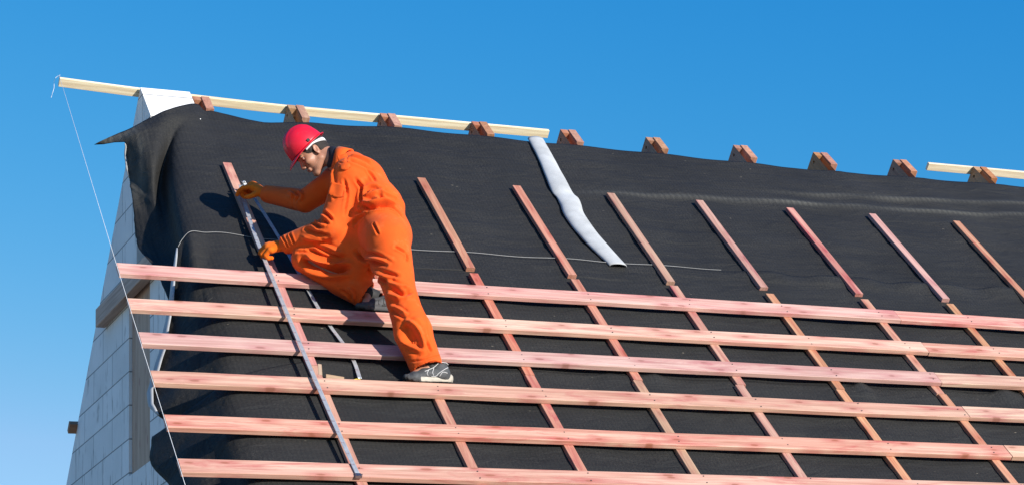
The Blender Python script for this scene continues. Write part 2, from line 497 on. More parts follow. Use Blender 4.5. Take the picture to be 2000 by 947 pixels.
# ------------------------------------------------------------------ boards along the ridge, plank end on the far slope
def ridge_board(u0, u1, s0, s1, w0, wd, th, label, seed, mat, bow=0.0):
    a, b = F(u0, s0, w0), F(u1, s1, w0)
    X = (b-a)/np.linalg.norm(b-a); Y = -FV - np.dot(-FV, X)*X; Y /= np.linalg.norm(Y); Z = np.cross(X, Y)
    vs, fs = board_geo(np.linalg.norm(b-a), wd, th, .002, .15, .0025, seed)
    vs = [(x, y-.55*bow*max(0, 1-x/2.0)**2, z+.83*bow*max(0, 1-x/2.0)**2) for x, y, z in vs]
    o = local_obj('ridge_board', vs, fs, mat, frame_matrix(a, X, Y, Z))
    tag(o, label, 'board', 'pale boards laid along the ridge')
ridge_board(.03, 3.67, .022, .030, .002, .062, .028, 'long pale yellow pine board along the ridge, overhanging the gable at its left end', 11, M['fresh'], .058)
ridge_board(6.96, 10.6, .020, .024, .002, .062, .026, 'pale pine board at the far right end of the ridge', 12, M['fresh'])
vs, fs = board_geo(1.7, .085, .045, .003, .2, .002, 21)
tag(local_obj('wooden_batten', vs, fs, M['rafter'], frame_matrix(F(.52, 2.755, .002), U, -FV, np.cross(U, -FV))),
    'brown batten end poking out past the shaded far edge of the block gable', 'batten')

# ------------------------------------------------------------------ roof battens and counter-battens
ROWV = [2.018, 1.617, 1.247, .851, .422, .012]
ROWN = ['top', 'second', 'third', 'fourth', 'fifth', 'bottom']
JOINT = [5.335, 5.347, 5.25, 5.25, 5.325, None]
WD, TH = .1235, .031
GB = 'long pink battens nailed across the roof'
for r, (v, j) in enumerate(zip(ROWV, JOINT)):
    spans = [(0, j if j else 9.4)] + ([(j+.003, 9.4)] if j else [])
    for k, (a, b) in enumerate(spans):
        vs, fs = board_geo(b-a, WD, TH, .0025, .17, .004, r*7+k*3+1)
        jit = random.uniform(-.004, .004) if k else 0
        o = local_obj('roof_batten', vs, fs, M['batten'], frame_matrix(P(a, v-WD+jit, -TH+.0006), U, V, W))
        if k == 0:
            extra = ['which the worker kneels on', 'under the worker\'s bent foot', 'behind the worker\'s shin',
                     'carrying the worker\'s standing shoe', 'next to lowest, with no shoe on it', 'along the lower edge, under the tape hook'][r]
            lab = f'pink stained long batten of the {ROWN[r]} row, {extra}'
        else:
            lab = f'short pink batten piece at the right edge continuing the {ROWN[r]} row past its joint'
        tint = {(3, 0): (1.0, 1.01, .91), (3, 1): (.98, 1.05, .88), (4, 1): (1.0, 1.03, .89), (2, 1): (.96, 1.02, .86), (1, 0): (1.0, 1.02, .98), (0, 0): (.97, .93, .95)}.get((r, k), (1, .98, .98))
        o.color = (*tint, 1)
        tag(o, lab, 'batten', GB)

nail_v, nail_f = [], []
for k in range(8): nail_v.append((.0046*math.cos(PI*k/4), .0046*math.sin(PI*k/4), 0)); 
for k in range(8): nail_v.append((.0040*math.cos(PI*k/4), .0040*math.sin(PI*k/4), .0016))
nail_f = [tuple(range(8, 16))] + [(k, (k+1) % 8, (k+1) % 8+8, k+8) for k in range(8)]
NAIL = bpy.data.meshes.new('nail'); NAIL.from_pydata(nail_v, [], nail_f); NAIL.materials.append(M['nail']); NAIL.update()
CU0 = [.955, 1.640, 2.312, 3.024, 3.734, 4.440, 5.180, 5.876, 6.607, 7.32]
for o in [q for q in bpy.data.objects if q.name.startswith('roof_batten')]:
    a = o.matrix_world.translation[0]-O[0]; L_ = max(p.co.x for p in o.data.vertices)
    for u in CU0:
        for yy in (.030, .094):
            x = u+.03+random.uniform(-.014, .014)-a
            if .02 < x < L_-.02 and u < 7.6:
                nn = bpy.data.objects.new('nail', NAIL); COL.objects.link(nn); nn.parent = o
                nn.location = (x, yy+random.uniform(-.012, .012), TH+.0012)

GC = 'counter-battens running up the slope'
CW = .060
ordn = ['first', 'second', 'third', 'fourth', 'fifth', 'sixth', 'seventh', 'eighth', 'ninth', 'tenth', 'eleventh']
def counter(u, v0, v1, seed, lab, tilt=0.0, name='counter_batten'):
    d = V*math.cos(tilt) + U*math.sin(tilt)
    Y = -(U*math.cos(tilt) - V*math.sin(tilt))
    vs, fs = board_geo(v1-v0, CW, .030, .002, .16, .0025, seed)
    o = local_obj(name, vs, fs, M['counter'], frame_matrix(P(u+CW, v0, -.0612), d, Y, W))
    q_ = random.uniform(.9, 1.08); o.color = (q_, q_*random.uniform(.92, 1.10), q_*random.uniform(.86, 1.08), 1)
    tag(o, lab, 'batten', GC)
CU = [.955, 1.640, 2.312, 3.024, 3.734, 4.440, 5.180, 5.876, 6.607, 7.32]
for i, u in enumerate(CU):
    j = random.uniform(-.006, .006)
    if i == 0:
        up = 'loose upper counter-batten held under the worker\'s gloves and tape'
    elif i == 2: up = 'upper counter-batten just right of the worker\'s back'
    elif i == 3: up = 'upper counter-batten just left of the pale rolled strip'
    elif i == 4: up = 'upper counter-batten just right of the pale rolled strip, darkened at its foot'
    elif i == 8: up = 'upper counter-batten running out of the picture at the right edge'
    else: up = f'upper counter-batten, {ordn[i-4]} to the right of the pale rolled strip'
    if i not in (1, 9):
        counter(u+j*.5, 2.285+random.uniform(-.012, .006), 3.484+random.uniform(-.006, .008), 40+i, up, random.uniform(-.004, .004))
    if i <= 9:
        mid = (f'middle counter-batten under the long tape blade' if i == 0 else
               f'middle counter-batten behind the worker\'s legs' if i == 1 else
               f'middle counter-batten, {ordn[i-2]} right of the worker\'s legs, above the fourth batten')
        counter(u, 1.037, 2.215+random.uniform(-.02, .012), 60+i, mid, random.uniform(-.003, .003))
    if i <= 7:
        low = ('lower counter-batten under the end of the tape blade' if i == 0 else
               'lower counter-batten below the worker\'s standing shoe' if i == 1 else
               f'lower counter-batten under the bottom rows, {ordn[i-2]} right of the shoe')
        counter(u+random.uniform(-.012, .004), -1.35, 1.032, 80+i, low, random.uniform(-.003, .003))

# ------------------------------------------------------------------ black underlay sheets
TIPA = (0.270, 3.989, -0.229)
TIPB = (0.370, 3.884, -0.141)
UP_ROWS = [
  (4.30, [(0.930,4.351,-0.040), (0.700,4.135,0.005), (0.560,4.087,-0.055), (0.420,4.026,-0.114), (0.200,3.983,-0.229)]),
  (4.26, [(0.912,4.27,-0.036), (0.700,4.090,-0.004), (0.560,4.010,-0.045), (0.425,3.960,-0.098), TIPA]),
  (4.20, [(0.888,4.160,-0.030), (0.700,4.025,-0.014), (0.560,3.909,-0.032), (0.430,3.872,-0.079), TIPB]),
  (4.00, [(0.741,3.885,-0.050), (0.660,3.830,-0.110), (0.530,3.622,-0.088), (0.450,3.671,-0.133), (0.390,3.816,-0.223)]),
  (3.72, [(0.660,3.480,-0.075), (0.590,3.560,-0.240), (0.500,3.362,-0.236), (0.450,3.476,-0.265), (0.390,3.646,-0.287)]),
  (3.40, [(0.600,3.050,-0.080), (0.565,3.200,-0.270), (0.500,3.190,-0.293), (0.450,3.291,-0.331), (0.390,3.380,-0.347)]),
  (3.00, [(0.560,2.580,-0.080), (0.540,2.760,-0.280), (0.480,2.890,-0.365), (0.420,2.930,-0.400), (0.370,3.028,-0.438)]),
  (2.75, [(0.545,2.250,-0.080), (0.535,2.460,-0.270), (0.480,2.517,-0.318), (0.430,2.549,-0.333), (0.390,2.630,-0.358)]),
  (2.50, [(0.540,2.000,-0.080), (0.530,2.130,-0.240), (0.490,2.137,-0.280), (0.440,2.125,-0.298), (0.400,2.154,-0.329)]),
  (2.30, [(0.535,1.780,-0.080), (0.530,1.930,-0.250), (0.490,1.911,-0.305), (0.440,1.890,-0.328), (0.400,1.900,-0.358)]),
]
LO_ROWS = [
  (2.52, [(0.788,2.560,-0.055), (0.654,2.550,-0.055), (0.540,2.485,-0.019), (0.490,2.455,-0.060), (0.455,2.402,-0.098)]),
  (2.40, [(0.779,2.420,-0.055), (0.645,2.400,-0.060), (0.520,2.284,-0.031), (0.470,2.295,-0.114), (0.420,2.262,-0.171)]),
  (2.25, [(0.746,2.216,-0.055), (0.616,2.164,-0.065), (0.490,2.013,-0.097), (0.420,2.009,-0.236), (0.350,1.960,-0.333)]),
  (1.98, [(0.712,1.897,-0.055), (0.575,1.830,-0.068), (0.450,1.749,-0.153), (0.350,1.717,-0.318), (0.250,1.624,-0.422)]),
  (1.70, [(0.672,1.555,-0.055), (0.529,1.468,-0.080), (0.400,1.386,-0.176), (0.270,1.337,-0.345), (0.150,1.301,-0.487)]),
  (1.50, [(0.655,1.328,-0.055), (0.491,1.216,-0.080), (0.380,1.179,-0.202), (0.250,1.101,-0.307), (0.140,1.080,-0.427)]),
  (1.20, [(0.645,1.061,-0.058), (0.480,0.960,-0.085), (0.370,0.960,-0.215), (0.270,0.960,-0.330), (0.200,0.980,-0.430)]),
  (0.93, [(0.645,.85,-0.060), (0.480,0.80,-0.095), (0.370,0.83,-0.235), (0.290,0.85,-0.350), (0.240,0.86,-0.440)]),
]
BO_ROWS = [
  (1.12, [(0.639,0.981,-0.055), (0.454,0.885,-0.080), (0.340,0.900,-0.213), (0.220,0.895,-0.340), (0.120,0.964,-0.514)]),
  (1.00, [(0.621,0.815,-0.055), (0.427,0.710,-0.080), (0.310,0.717,-0.226), (0.190,0.705,-0.378), (0.080,0.764,-0.551)]),
  (0.70, [(0.616,0.524,-0.055), (0.399,0.433,-0.080), (0.300,0.450,-0.221), (0.200,0.437,-0.344), (0.120,0.465,-0.489)]),
  (0.35, [(0.608,0.189,-0.055), (0.390,0.119,-0.080), (0.300,0.158,-0.227), (0.200,0.085,-0.295), (0.120,0.081,-0.395)]),
  (-0.3, [(0.600,-.46,-0.055), (0.390,-.53,-0.080), (0.300,-.50,-0.227), (0.200,-.56,-0.295), (0.120,-.57,-0.395)]),
  (-0.9, [(0.600,-1.06,-0.055), (0.390,-1.13,-0.080), (0.300,-1.10,-0.227), (0.200,-1.16,-0.295), (0.120,-1.17,-0.395)]),
  (-1.5, [(0.600,-1.66,-0.055), (0.390,-1.73,-0.080), (0.300,-1.70,-0.227), (0.200,-1.76,-0.295), (0.120,-1.77,-0.395)]),
]
def lerp_tab(x, tab):
    xs, ys = zip(*tab); return float(np.interp(x, xs, ys))
VTOP = [(1.0, 4.33), (1.15, 4.29), (1.412, 4.215), (1.8, 4.28), (2.5, 4.312), (3.28, 4.291), (4.5, 4.259), (5.8, 4.226), (7.6, 4.244), (9.8, 4.23)]
BAND1 = [(2.5, 3.50), (3.42, 3.524), (4.25, 3.587), (5.1, 3.62), (5.98, 3.646), (7.35, 3.736), (9.5, 3.80)]
BAND2 = [(4.4, 3.75), (5.17, 3.786), (6.06, 3.816), (7.46, 3.941), (9.5, 4.0)]
def sstep(a, b, x):
    t = min(1, max(0, (x-a)/(b-a))); return t*t*(3-2*t)

CU_ALL = [1.67, 2.342, 3.054, 3.764, 4.470, 5.210, 5.906, 6.637, 7.35, 8.06, 8.77]
CU_ALL = [q-.03 for q in CU_ALL]
def sheet(name, rows, wl, span_m, edge_lift, label, buckles=(), dark=0):
    vlist = []
    for i in range(len(rows)-1):
        a, b = rows[i][0], rows[i+1][0]
        n = max(2, int(abs(a-b)/.022))
        vlist += [a+(b-a)*k/n for k in range(n)]
    vlist.append(rows[-1][0])
    # drape control rows -> fine rows (Catmull-Rom over the row number)
    NC = len(rows[0][1])
    ctrl = [[np.array((1.10, v0, wl)), np.array((1.0, v0, wl))] + [np.array(c) for c in cs] for v0, cs in rows]
    def row_ctrl(v):
        for i in range(len(rows)-1):
            if rows[i][0] >= v-1e-9 >= rows[i+1][0]-1e-9:
                t = (rows[i][0]-v)/(rows[i][0]-rows[i+1][0]); break
        a = ctrl[max(i-1, 0)]; b = ctrl[i]; c = ctrl[i+1]; d = ctrl[min(i+2, len(ctrl)-1)]
        return [.5*((2*q1)+(q2-q0)*t+(2*q0-5*q1+4*q2-q3)*t*t+(3*q1-q0-3*q2+q3)*t**3) for q0, q1, q2, q3 in zip(a, b, c, d)]
    us = list(np.arange(9.8, 1.099, -.05)) + [1.08, 1.04]
    verts, dust, ncol = [], [], 0
    vmax = rows[0][0]
    for v in vlist:
        line = []
        e = sstep(vmax-.16, vmax, v)                 # 1 at the sheet's upper edge
        for u in us:
            vv = v
            if span_m == 'top': vv = v + (lerp_tab(u, VTOP)-4.30)*sstep(3.8, 4.30, v)
            ph = ((u-.985) % .707)/.707
            sag = -.009*math.sin(PI*min(1, ph))**2
            fold = .0065*(mnoise.noise(Vector((u*.75, vv*7.5, dark+.3))) + .6*mnoise.noise(Vector((u*1.7, vv*15, dark+4.))))
            if span_m == 'top': fold *= 1.2
            ww = wl + sag + fold
            if span_m == 'mid' and u > 4.3: ww += e*.026*(.75+.6*mnoise.noise(Vector((u*2.1, 5, 5))))*math.sin(PI*min(1, max(0, min(abs(u-q-.03) for q in CU_ALL)/.30)))**.7*sstep(4.3, 4.6, u)
            dd = 0.0
            if span_m == 'top':
                for tab, u0, am in ((BAND1, 3.0, 1.0), (BAND2, 4.7, .85)):
                    q = (vv - lerp_tab(u, tab) - .016*mnoise.noise(Vector((u*1.1, am*7, 3))))/.031
                    gg = math.exp(-q*q)*sstep(u0, u0+1.6, u)*(.75+.5*mnoise.noise(Vector((u*1.6, am, 1))))
                    ww += .014*gg; dd += am*gg*.85*(.65+.6*mnoise.noise(Vector((u*3.1, vv*20, 8))))  # raised and paler along the two bands
            ww = max(ww, wl-.012 if not any(r-.03 < u < r+.14 for r in RU) else -.0675)
            ww += e*edge_lift*(.5+.9*max(0, mnoise.noise(Vector((u*1.3, 2.2, dark)))))
            for bu, bw, bh in buckles:
                ww += e*bh*math.exp(-((u-bu)/bw)**2)
            line.append(P(u, vv, ww)); dust.append(max(0, min(1, dd)))
        pts = cr(row_ctrl(v), 7)[7:]
        for k, p in enumerate(pts):
            f = k/(len(pts)-1)
            nz = .006*f*mnoise.noise(Vector((p[0]*15, v*9, dark+2))) + .010*max(0, f-.85)/.15*mnoise.noise(Vector((v*22, 3, dark))) + .012*f*mnoise.noise(Vector((p[0]*6, v*2.6, dark+6))) + .02*f*mnoise.noise(Vector((p[0]*2, v*5, dark+11)))
            q = P(p[0], p[1], p[2]) + nz*np.array((-.7, -.5, .3))
            q = q + np.array((0, 0, 0))
            line.append(q)
            dd = 0
            if span_m == 'top' and v > 3.3:
                dd = sstep(.60, .78, f)*sstep(3.3, 3.7, v)*(.22+.75*max(0, n3(q, 6.5)))
            dust.append(dd)
        ncol = len(line); verts += line
    faces = []
    for i in range(len(vlist)-1):
        for k in range(ncol-1):
            a = i*ncol+k
            faces.append((a, a+1, a+ncol+1, a+ncol))
    o = mesh_obj(name, verts, faces, [M['underlay'], M['under_white']], None, P(1.0, rows[-1][0], wl), True)
    at = o.data.attributes.new('dust', 'FLOAT', 'POINT'); at.data.foreach_set('value', np.array(dust, dtype=np.float32))
    so_ = o.modifiers.new('thickness', 'SOLIDIFY'); so_.thickness = .0022; so_.offset = -1; so_.material_offset = 1
    tag(o, label, 'roof underlay', 'black underlay sheets laid across the rafters')
    return o, np.array(verts).reshape(len(vlist), ncol, 3)
up_sheet, up_g = sheet('underlay_sheet', UP_ROWS, -.065, 'top', .0, 'topmost black underlay sheet below the ridge, its left edge folded over the gable')
mid_sheet, mid_g = sheet('underlay_sheet', LO_ROWS, -.0595, 'mid', .008, 'middle black underlay sheet with a white line along its upper edge', dark=3)
bot_sheet, bot_g = sheet('underlay_sheet', BO_ROWS, -.0555, 'bot', .004, 'lowest black underlay sheet, under the bottom three battens, its upper edge buckled',
      buckles=((3.20, .07, .020), (4.66, .05, .038), (5.74, .08, .030), (1.70, .06, .016), (2.9, .08, .012)), dark=7)
bm = bmesh.new(); bm.from_mesh(up_sheet.data); bm.free()

# white edge of the middle sheet: along its top and down its draped left side
i_end = mid_g.shape[1]-1
top_line = [mid_g[0, k] + .004*W + .004*V for k in range(0, i_end+1)]
ulim = O[0]+4.27
top_line = [p for p in top_line if p[0] < ulim][::-1]
left_line = [mid_g[r, i_end] for r in range(0, mid_g.shape[0]) if r % 3 == 0]
vs, fs = tube_geo(top_line[1:], [.0019 if p[0] < O[0]+3.9 else .0016 for p in top_line[1:]], 6)
mesh_obj('edge_strip', vs, fs, M['white_edge'], mid_sheet, None, True)
cut = int(len(left_line)*.74)
ribv, ribf = [], []
for i, p in enumerate(left_line[:cut]):
    f = i/(cut-1)
    wd = .012 + .075*math.sin(PI*min(1, f*1.02))**.8
    if i == cut-1: wd = .012
    for k in range(5):
        q = k/4
        ribv.append(p + np.array((-.006, -.006, .002)) + q*wd*np.array((.28, -.94, .18)) + .008*math.sin(PI*q)*np.array((-.9, -.3, .1)))
for i in range(cut-1):
    for k in range(4):
        a = i*5+k; ribf.append((a, a+5, a+6, a+1))
eo = mesh_obj('edge_strip', ribv, ribf, M['under_white'], mid_sheet, None, True)
so_ = eo.modifiers.new('thickness', 'SOLIDIFY'); so_.thickness = .002
# pale curled rim on the upper sheet's left side
rim = [up_g[r, up_g.shape[1]-1] for r in range(up_g.shape[0])]
n_u = up_g.shape[0]
rows_idx = [r for r in range(n_u) if r % 2 == 0]
seg = rim[6:int(n_u*.30)]
vs, fs = tube_geo([p + np.array((-.004, -.006, 0)) for p in seg], [.007*math.sin(PI*min(1, (k+1)/len(seg)))**.5+.0015 for k in range(len(seg))], 6)
mesh_obj('edge_strip', vs, fs, M['white_edge'], up_sheet, None, True)

# ------------------------------------------------------------------ pale strip of underlay rolled into an open gutter
ROLL = [(3.470,4.300,.054), (3.455,4.05,.055), (3.433,3.82,.060), (3.414,3.62,.066), (3.402,3.47,.068), (3.414,3.40,.071), (3.403,3.30,.070), (3.380,3.15,.068), (3.388,2.92,.067), (3.420,2.70,.062), (3.462,2.475,.054)]
pts = cr([np.array(p) for p in ROLL], 9)
vs, fs = [], []
NA = 18
for i, (u, v, r) in enumerate(pts):
    hgt = .46*r*(1.0+.12*mnoise.noise(Vector((v*4, 1, 1)))) * (1 - .35*math.exp(-((v-3.44)/.07)**2))
    for k in range(NA+1):
        a = math.radians(-6 + 192*k/NA)
        rr = 1.16*r*(1+.05*mnoise.noise(Vector((v*6, a*1.3, 3))))
        du = rr*math.cos(a); dw = hgt*math.sin(a)
        ww = max(dw, -.004) if a < 0 or a > PI else dw
        vs.append(P(u+du, v + .012*math.cos(a*2)*mnoise.noise(Vector((v*5, 2, 2))), -.057 + ww*1.0))
for i in range(len(pts)-1):
    for k in range(NA):
        a = i*(NA+1)+k; fs.append((a, a+1, a+NA+2, a+NA+1))
ro = mesh_obj('rolled_strip', vs, fs, [M['under_white'], M['underlay']], None, P(3.42, 2.475, -.06), True)
so_ = ro.modifiers.new('thickness', 'SOLIDIFY'); so_.thickness = .004; so_.offset = -1; so_.material_offset = 1
bm = bmesh.new(); bm.from_mesh(ro.data); bmesh.ops.recalc_face_normals(bm, faces=bm.faces)
if sum(f.normal.dot(Vector(W.tolist())) for f in bm.faces) < 0: bmesh.ops.reverse_faces(bm, faces=bm.faces)
bm.to_mesh(ro.data); bm.free()
tag(ro, 'pale grey rolled strip of underlay lying down the black sheet from the ridge board', 'rolled strip')

# ------------------------------------------------------------------ tape measure
def ribbon(pts, wid, side, m=8, cup=.003, twist=None):
    path = cr([np.array(p) for p in pts], m)
    vs, fs, uv = [], [], []
    s = 0
    for i, p in enumerate(path):
        if i: s += np.linalg.norm(path[i]-path[i-1])
        sd = side
        if twist: sd = twist(i/(len(path)-1))
        t = path[min(i+1, len(path)-1)]-path[max(i-1, 0)]; t /= np.linalg.norm(t)
        sd = sd - np.dot(sd, t)*t; sd /= np.linalg.norm(sd)
        nn = np.cross(t, sd)
        if np.dot(nn, W) < 0: nn = -nn
        for k in range(5):
            q = k/4-.5
            vs.append(p + sd*q*wid - nn*cup*(1-4*q*q)); uv.append((s, k/4))
    for i in range(len(path)-1):
        for k in range(4):
            a = i*5+k; fs.append((a, a+1, a+6, a+5))
    return vs, fs, uv
TAPE = [(0.958,-0.114,0.010), (0.944,0.256,0.016), (0.934,0.604,0.024), (0.928,0.992,0.028), (0.926,1.361,0.028), (0.927,1.694,0.026), (0.931,2.093,0.018), (0.941,2.457,0.008), (0.958,2.785,0.004), (0.970,2.99,0.014), (0.970,3.063,0.032)]
TBACK = [(0.975,3.080,0.046), (0.99,3.075,0.046), (1.006,3.06,0.030), (1.049,2.922,0.0), (1.116,2.509,-0.03), (1.167,1.93,-0.046), (1.186,1.659,-0.046), (1.212,1.476,-0.046), (1.241,1.29,-0.042), (1.259,1.111,-0.046), (1.245,0.93,-0.040)]
tape = tag(empty('tape_measure', P(.958, -.114, .01)), 'steel tape measure stretched down the battens from the worker\'s gloves, folded back beside itself', 'tape measure')
for pts_, wd in ((TAPE, .026), (TBACK, .024)):
    vs, fs, uvs = ribbon([P(*p) for p in pts_], wd, U, 8)
    o = mesh_obj('blade', vs, fs, M['tape'], tape, tape.location, True)
    ul = o.data.uv_layers.new(name='UVMap')
    for lp in o.data.loops: ul.data[lp.index].uv = uvs[lp.vertex_index]
    so_ = o.modifiers.new('thickness', 'SOLIDIFY'); so_.thickness = .0008
hk = Geo().add(box_geo(-.019, .019, -.004, 0, -.014, .004)).add(box_geo(-.016, .016, 0, .022, -.001, .0025))
inv = lambda mt: mt
local_obj('hook', hk.v, hk.f, M['metal'], frame_matrix(P(.958, -.116, .011), U, V, W), tape)
ring = [P(1.215+.030*math.cos(a), .893+.022*math.sin(a), -.040+.005*math.sin(2*a)) for a in np.linspace(0, 2*PI, 20)]
vs, fs = tube_geo(ring, .0035, 6)
mesh_obj('wrist_loop', vs, fs, M['yellow'], tape, None, True)

# ------------------------------------------------------------------ small offcuts lying on the sheet
vs, fs = board_geo(.115, .024, .022, .002, .05, .001, 31)
tag(local_obj('wood_offcut', vs, fs, M['board'], frame_matrix(P(1.018, .930, -.052), V*.98+U*.2, -U*.98+V*.2, W)),
    'upright brown wood splinter between third and fourth battens beside the tape', 'offcut')
vs, fs = board_geo(.105, .040, .020, .002, .05, .001, 33)
tag(local_obj('wood_offcut', vs, fs, M['board'], frame_matrix(P(1.035, .905, -.050), U*.97-V*.22, V*.97+U*.22, W)),
    'flat brown wood offcut resting on the upper edge of the fourth batten by the tape', 'offcut')

# ------------------------------------------------------------------ string line along the batten ends
st = [F(.028, -.01, .060), F(.022, -.03, .062), P(-.006, 2.02, .004), P(-.006, 1.0, .003), P(-.006, -.11, .003), P(-.006, -1.4, .0)]
sg = Geo()
sg.add(tube_geo(st, .0015, 5))
loop = [F(.035, -.02, .085), F(.010, .0, .085), F(-.005, .02, .055), F(-.01, .04, .0), F(-.025, .06, -.05), F(-.035, .08, -.08)]
sg.add(tube_geo(cr(loop, 5), .0014, 5))
kn = [F(.02+.0*k, .035+.034*math.cos(a), .016+.020*math.sin(a)) for k, a in enumerate(np.linspace(0, 2*PI, 14))]
tag(sg.obj('string_line', M['string'], None, st[0], True), 'thin white string line taut from the ridge board end along the cut batten ends', 'string')
# ------------------------------------------------------------------ signed-distance modelling for the worker
class Field:
    def __init__(s, lo, hi, h):
        s.lo = np.asarray(lo, float); s.h = h
        s.n = np.ceil((np.asarray(hi, float)-s.lo)/h).astype(int)+1
        s.d = np.full(s.n, 1.0, dtype=np.float32)
    def _sl(s, lo, hi):
        a = np.clip(np.floor((lo-s.lo)/s.h).astype(int), 0, s.n); b = np.clip(np.ceil((hi-s.lo)/s.h).astype(int)+1, 0, s.n)
        sl = tuple(slice(i, j) for i, j in zip(a, b))
        ax = [(s.lo[k]+s.h*np.arange(a[k], b[k])).astype(np.float32) for k in range(3)]
        return sl, np.meshgrid(*ax, indexing='ij')
    def put(s, fn, lo, hi, k=.0, sub=False):
        pad = k+3*s.h
        sl, X = s._sl(np.asarray(lo)-pad, np.asarray(hi)+pad)
        if X[0].size == 0: return s
        nd = fn(*X); od = s.d[sl]
        if sub: nd = -nd; od, nd = -od, -nd
        if k > 0:
            h = np.maximum(k-np.abs(od-nd), 0)/k; r = np.minimum(od, nd)-h*h*k*.25
        else: r = np.minimum(od, nd)
        s.d[sl] = -r if sub else r
        return s
    def cone(s, a, b, ra, rb, k=.02, flat=None, fs=1.0, cut=False, sub=False, cut0=False):
        a = np.asarray(a, float); b = np.asarray(b, float); ba = b-a; L2 = ba@ba
        fl = None if flat is None else np.asarray(flat, float)/np.linalg.norm(flat)
        def fn(X, Y, Z):
            px, py, pz = X-a[0], Y-a[1], Z-a[2]
            tr = (px*ba[0]+py*ba[1]+pz*ba[2])/L2; t = np.clip(tr, 0, 1)
            qx, qy, qz = px-t*ba[0], py-t*ba[1], pz-t*ba[2]
            if fl is not None:
                m = (qx*fl[0]+qy*fl[1]+qz*fl[2])*(fs-1)
                qx, qy, qz = qx+m*fl[0], qy+m*fl[1], qz+m*fl[2]
            d = np.sqrt(qx*qx+qy*qy+qz*qz)-(ra+(rb-ra)*t)
            if cut: d = np.maximum(d, (tr-1)*math.sqrt(L2))
            if cut0: d = np.maximum(d, -tr*math.sqrt(L2))
            return d
        R = max(ra, rb)*(max(1, 1/fs))
        return s.put(fn, np.minimum(a, b)-R, np.maximum(a, b)+R, k, sub)
    def ell(s, c, r, k=.01, rot=None, sub=False):
        c = np.asarray(c, float); r = np.asarray(r, float); Rm = np.eye(3) if rot is None else np.asarray(rot)
        def fn(X, Y, Z):
            px, py, pz = X-c[0], Y-c[1], Z-c[2]
            q = [(Rm[0, i]*px+Rm[1, i]*py+Rm[2, i]*pz)/r[i] for i in range(3)]
            k0 = np.sqrt(q[0]**2+q[1]**2+q[2]**2); k1 = np.sqrt((q[0]/r[0])**2+(q[1]/r[1])**2+(q[2]/r[2])**2)
            return k0*(k0-1)/np.maximum(k1, 1e-6)
        R = r.max()
        return s.put(fn, c-R, c+R, k, sub)
    def half(s, p, n):                                 # keep the side the normal points away from
        p = np.asarray(p, float); n = np.asarray(n, float)/np.linalg.norm(n)
        ax = [(s.lo[k]+s.h*np.arange(s.n[k])).astype(np.float32) for k in range(3)]
        X = np.meshgrid(*ax, indexing='ij')
        s.d = np.maximum(s.d, (X[0]-p[0])*n[0]+(X[1]-p[1])*n[1]+(X[2]-p[2])*n[2]); return s
    def mesh(s):
        """surface nets"""
        d = s.d; S = d < 0
        nx, ny, nz = d.shape
        acc = np.zeros((nx-1, ny-1, nz-1, 3), np.float32); cnt = np.zeros((nx-1, ny-1, nz-1), np.float32)
        def corner(i, j, k): return d[i:nx-1+i, j:ny-1+j, k:nz-1+k], S[i:nx-1+i, j:ny-1+j, k:nz-1+k]
        for ax in range(3):
            o1, o2 = [q for q in range(3) if q != ax]
            for u in (0, 1):
                for v in (0, 1):
                    c0 = [0, 0, 0]; c0[o1] = u; c0[o2] = v; c1 = list(c0); c1[ax] = 1
                    d0, s0 = corner(*c0); d1, s1 = corner(*c1)
                    m = s0 != s1
                    t = np.where(m, d0/np.where(m, d0-d1, 1), 0)
                    acc[..., ax] += np.where(m, t, 0)
                    acc[..., o1] += np.where(m, u, 0); acc[..., o2] += np.where(m, v, 0)
                    cnt += m
        act = cnt > 0
        idx = np.full(act.shape, -1, np.int64); idx[act] = np.arange(act.sum())
        ijk = np.argwhere(act)
        vs = s.lo + s.h*(ijk + acc[act]/cnt[act][:, None])
        faces = []
        for ax in range(3):
            o1, o2 = [(1, 2), (2, 0), (0, 1)][ax]
            a = [slice(1, -1)]*3; a[ax] = slice(0, -1)
            b = [slice(1, -1)]*3; b[ax] = slice(1, None)
            # edges strictly inside the grid
            A = S[tuple(a)]; B = S[tuple(b)]
            e = np.argwhere(A != B)
            if len(e) == 0: continue
            inside = A[tuple(e.T)]
            base = e.copy(); base[:, [q for q in range(3) if q != ax]] += 1
            def vid(off):
                q = base.copy()
                for k2, v2 in off.items(): q[:, k2] += v2
                return idx[q[:, 0], q[:, 1], q[:, 2]]
            f = np.stack([vid({o1: -1, o2: -1}), vid({o2: -1}), vid({}), vid({o1: -1})], 1)
            f[~inside] = f[~inside][:, ::-1]
            faces.append(f)
        f = np.concatenate(faces)
        f = f[(f >= 0).all(1)]
        return vs, f

def smooth_verts(v, f, it=1, lam=.5):
    for _ in range(it):
        s = np.zeros_like(v); c = np.zeros(len(v))
        for i in range(4):
            a, b = f[:, i], f[:, (i+1) % 4]
            np.add.at(s, a, v[b]); np.add.at(s, b, v[a]); np.add.at(c, a, 1); np.add.at(c, b, 1)
        v = v*(1-lam)+lam*s/np.maximum(c, 1)[:, None]
    return v
def vnormals(v, f):
    n = np.cross(v[f[:, 2]]-v[f[:, 0]], v[f[:, 3]]-v[f[:, 1]]); out = np.zeros_like(v)
    for i in range(4): np.add.at(out, f[:, i], n)
    return out/np.maximum(np.linalg.norm(out, axis=1), 1e-9)[:, None]
def A(*p): return np.array(p, float)
def unit(x): return x/np.linalg.norm(x)

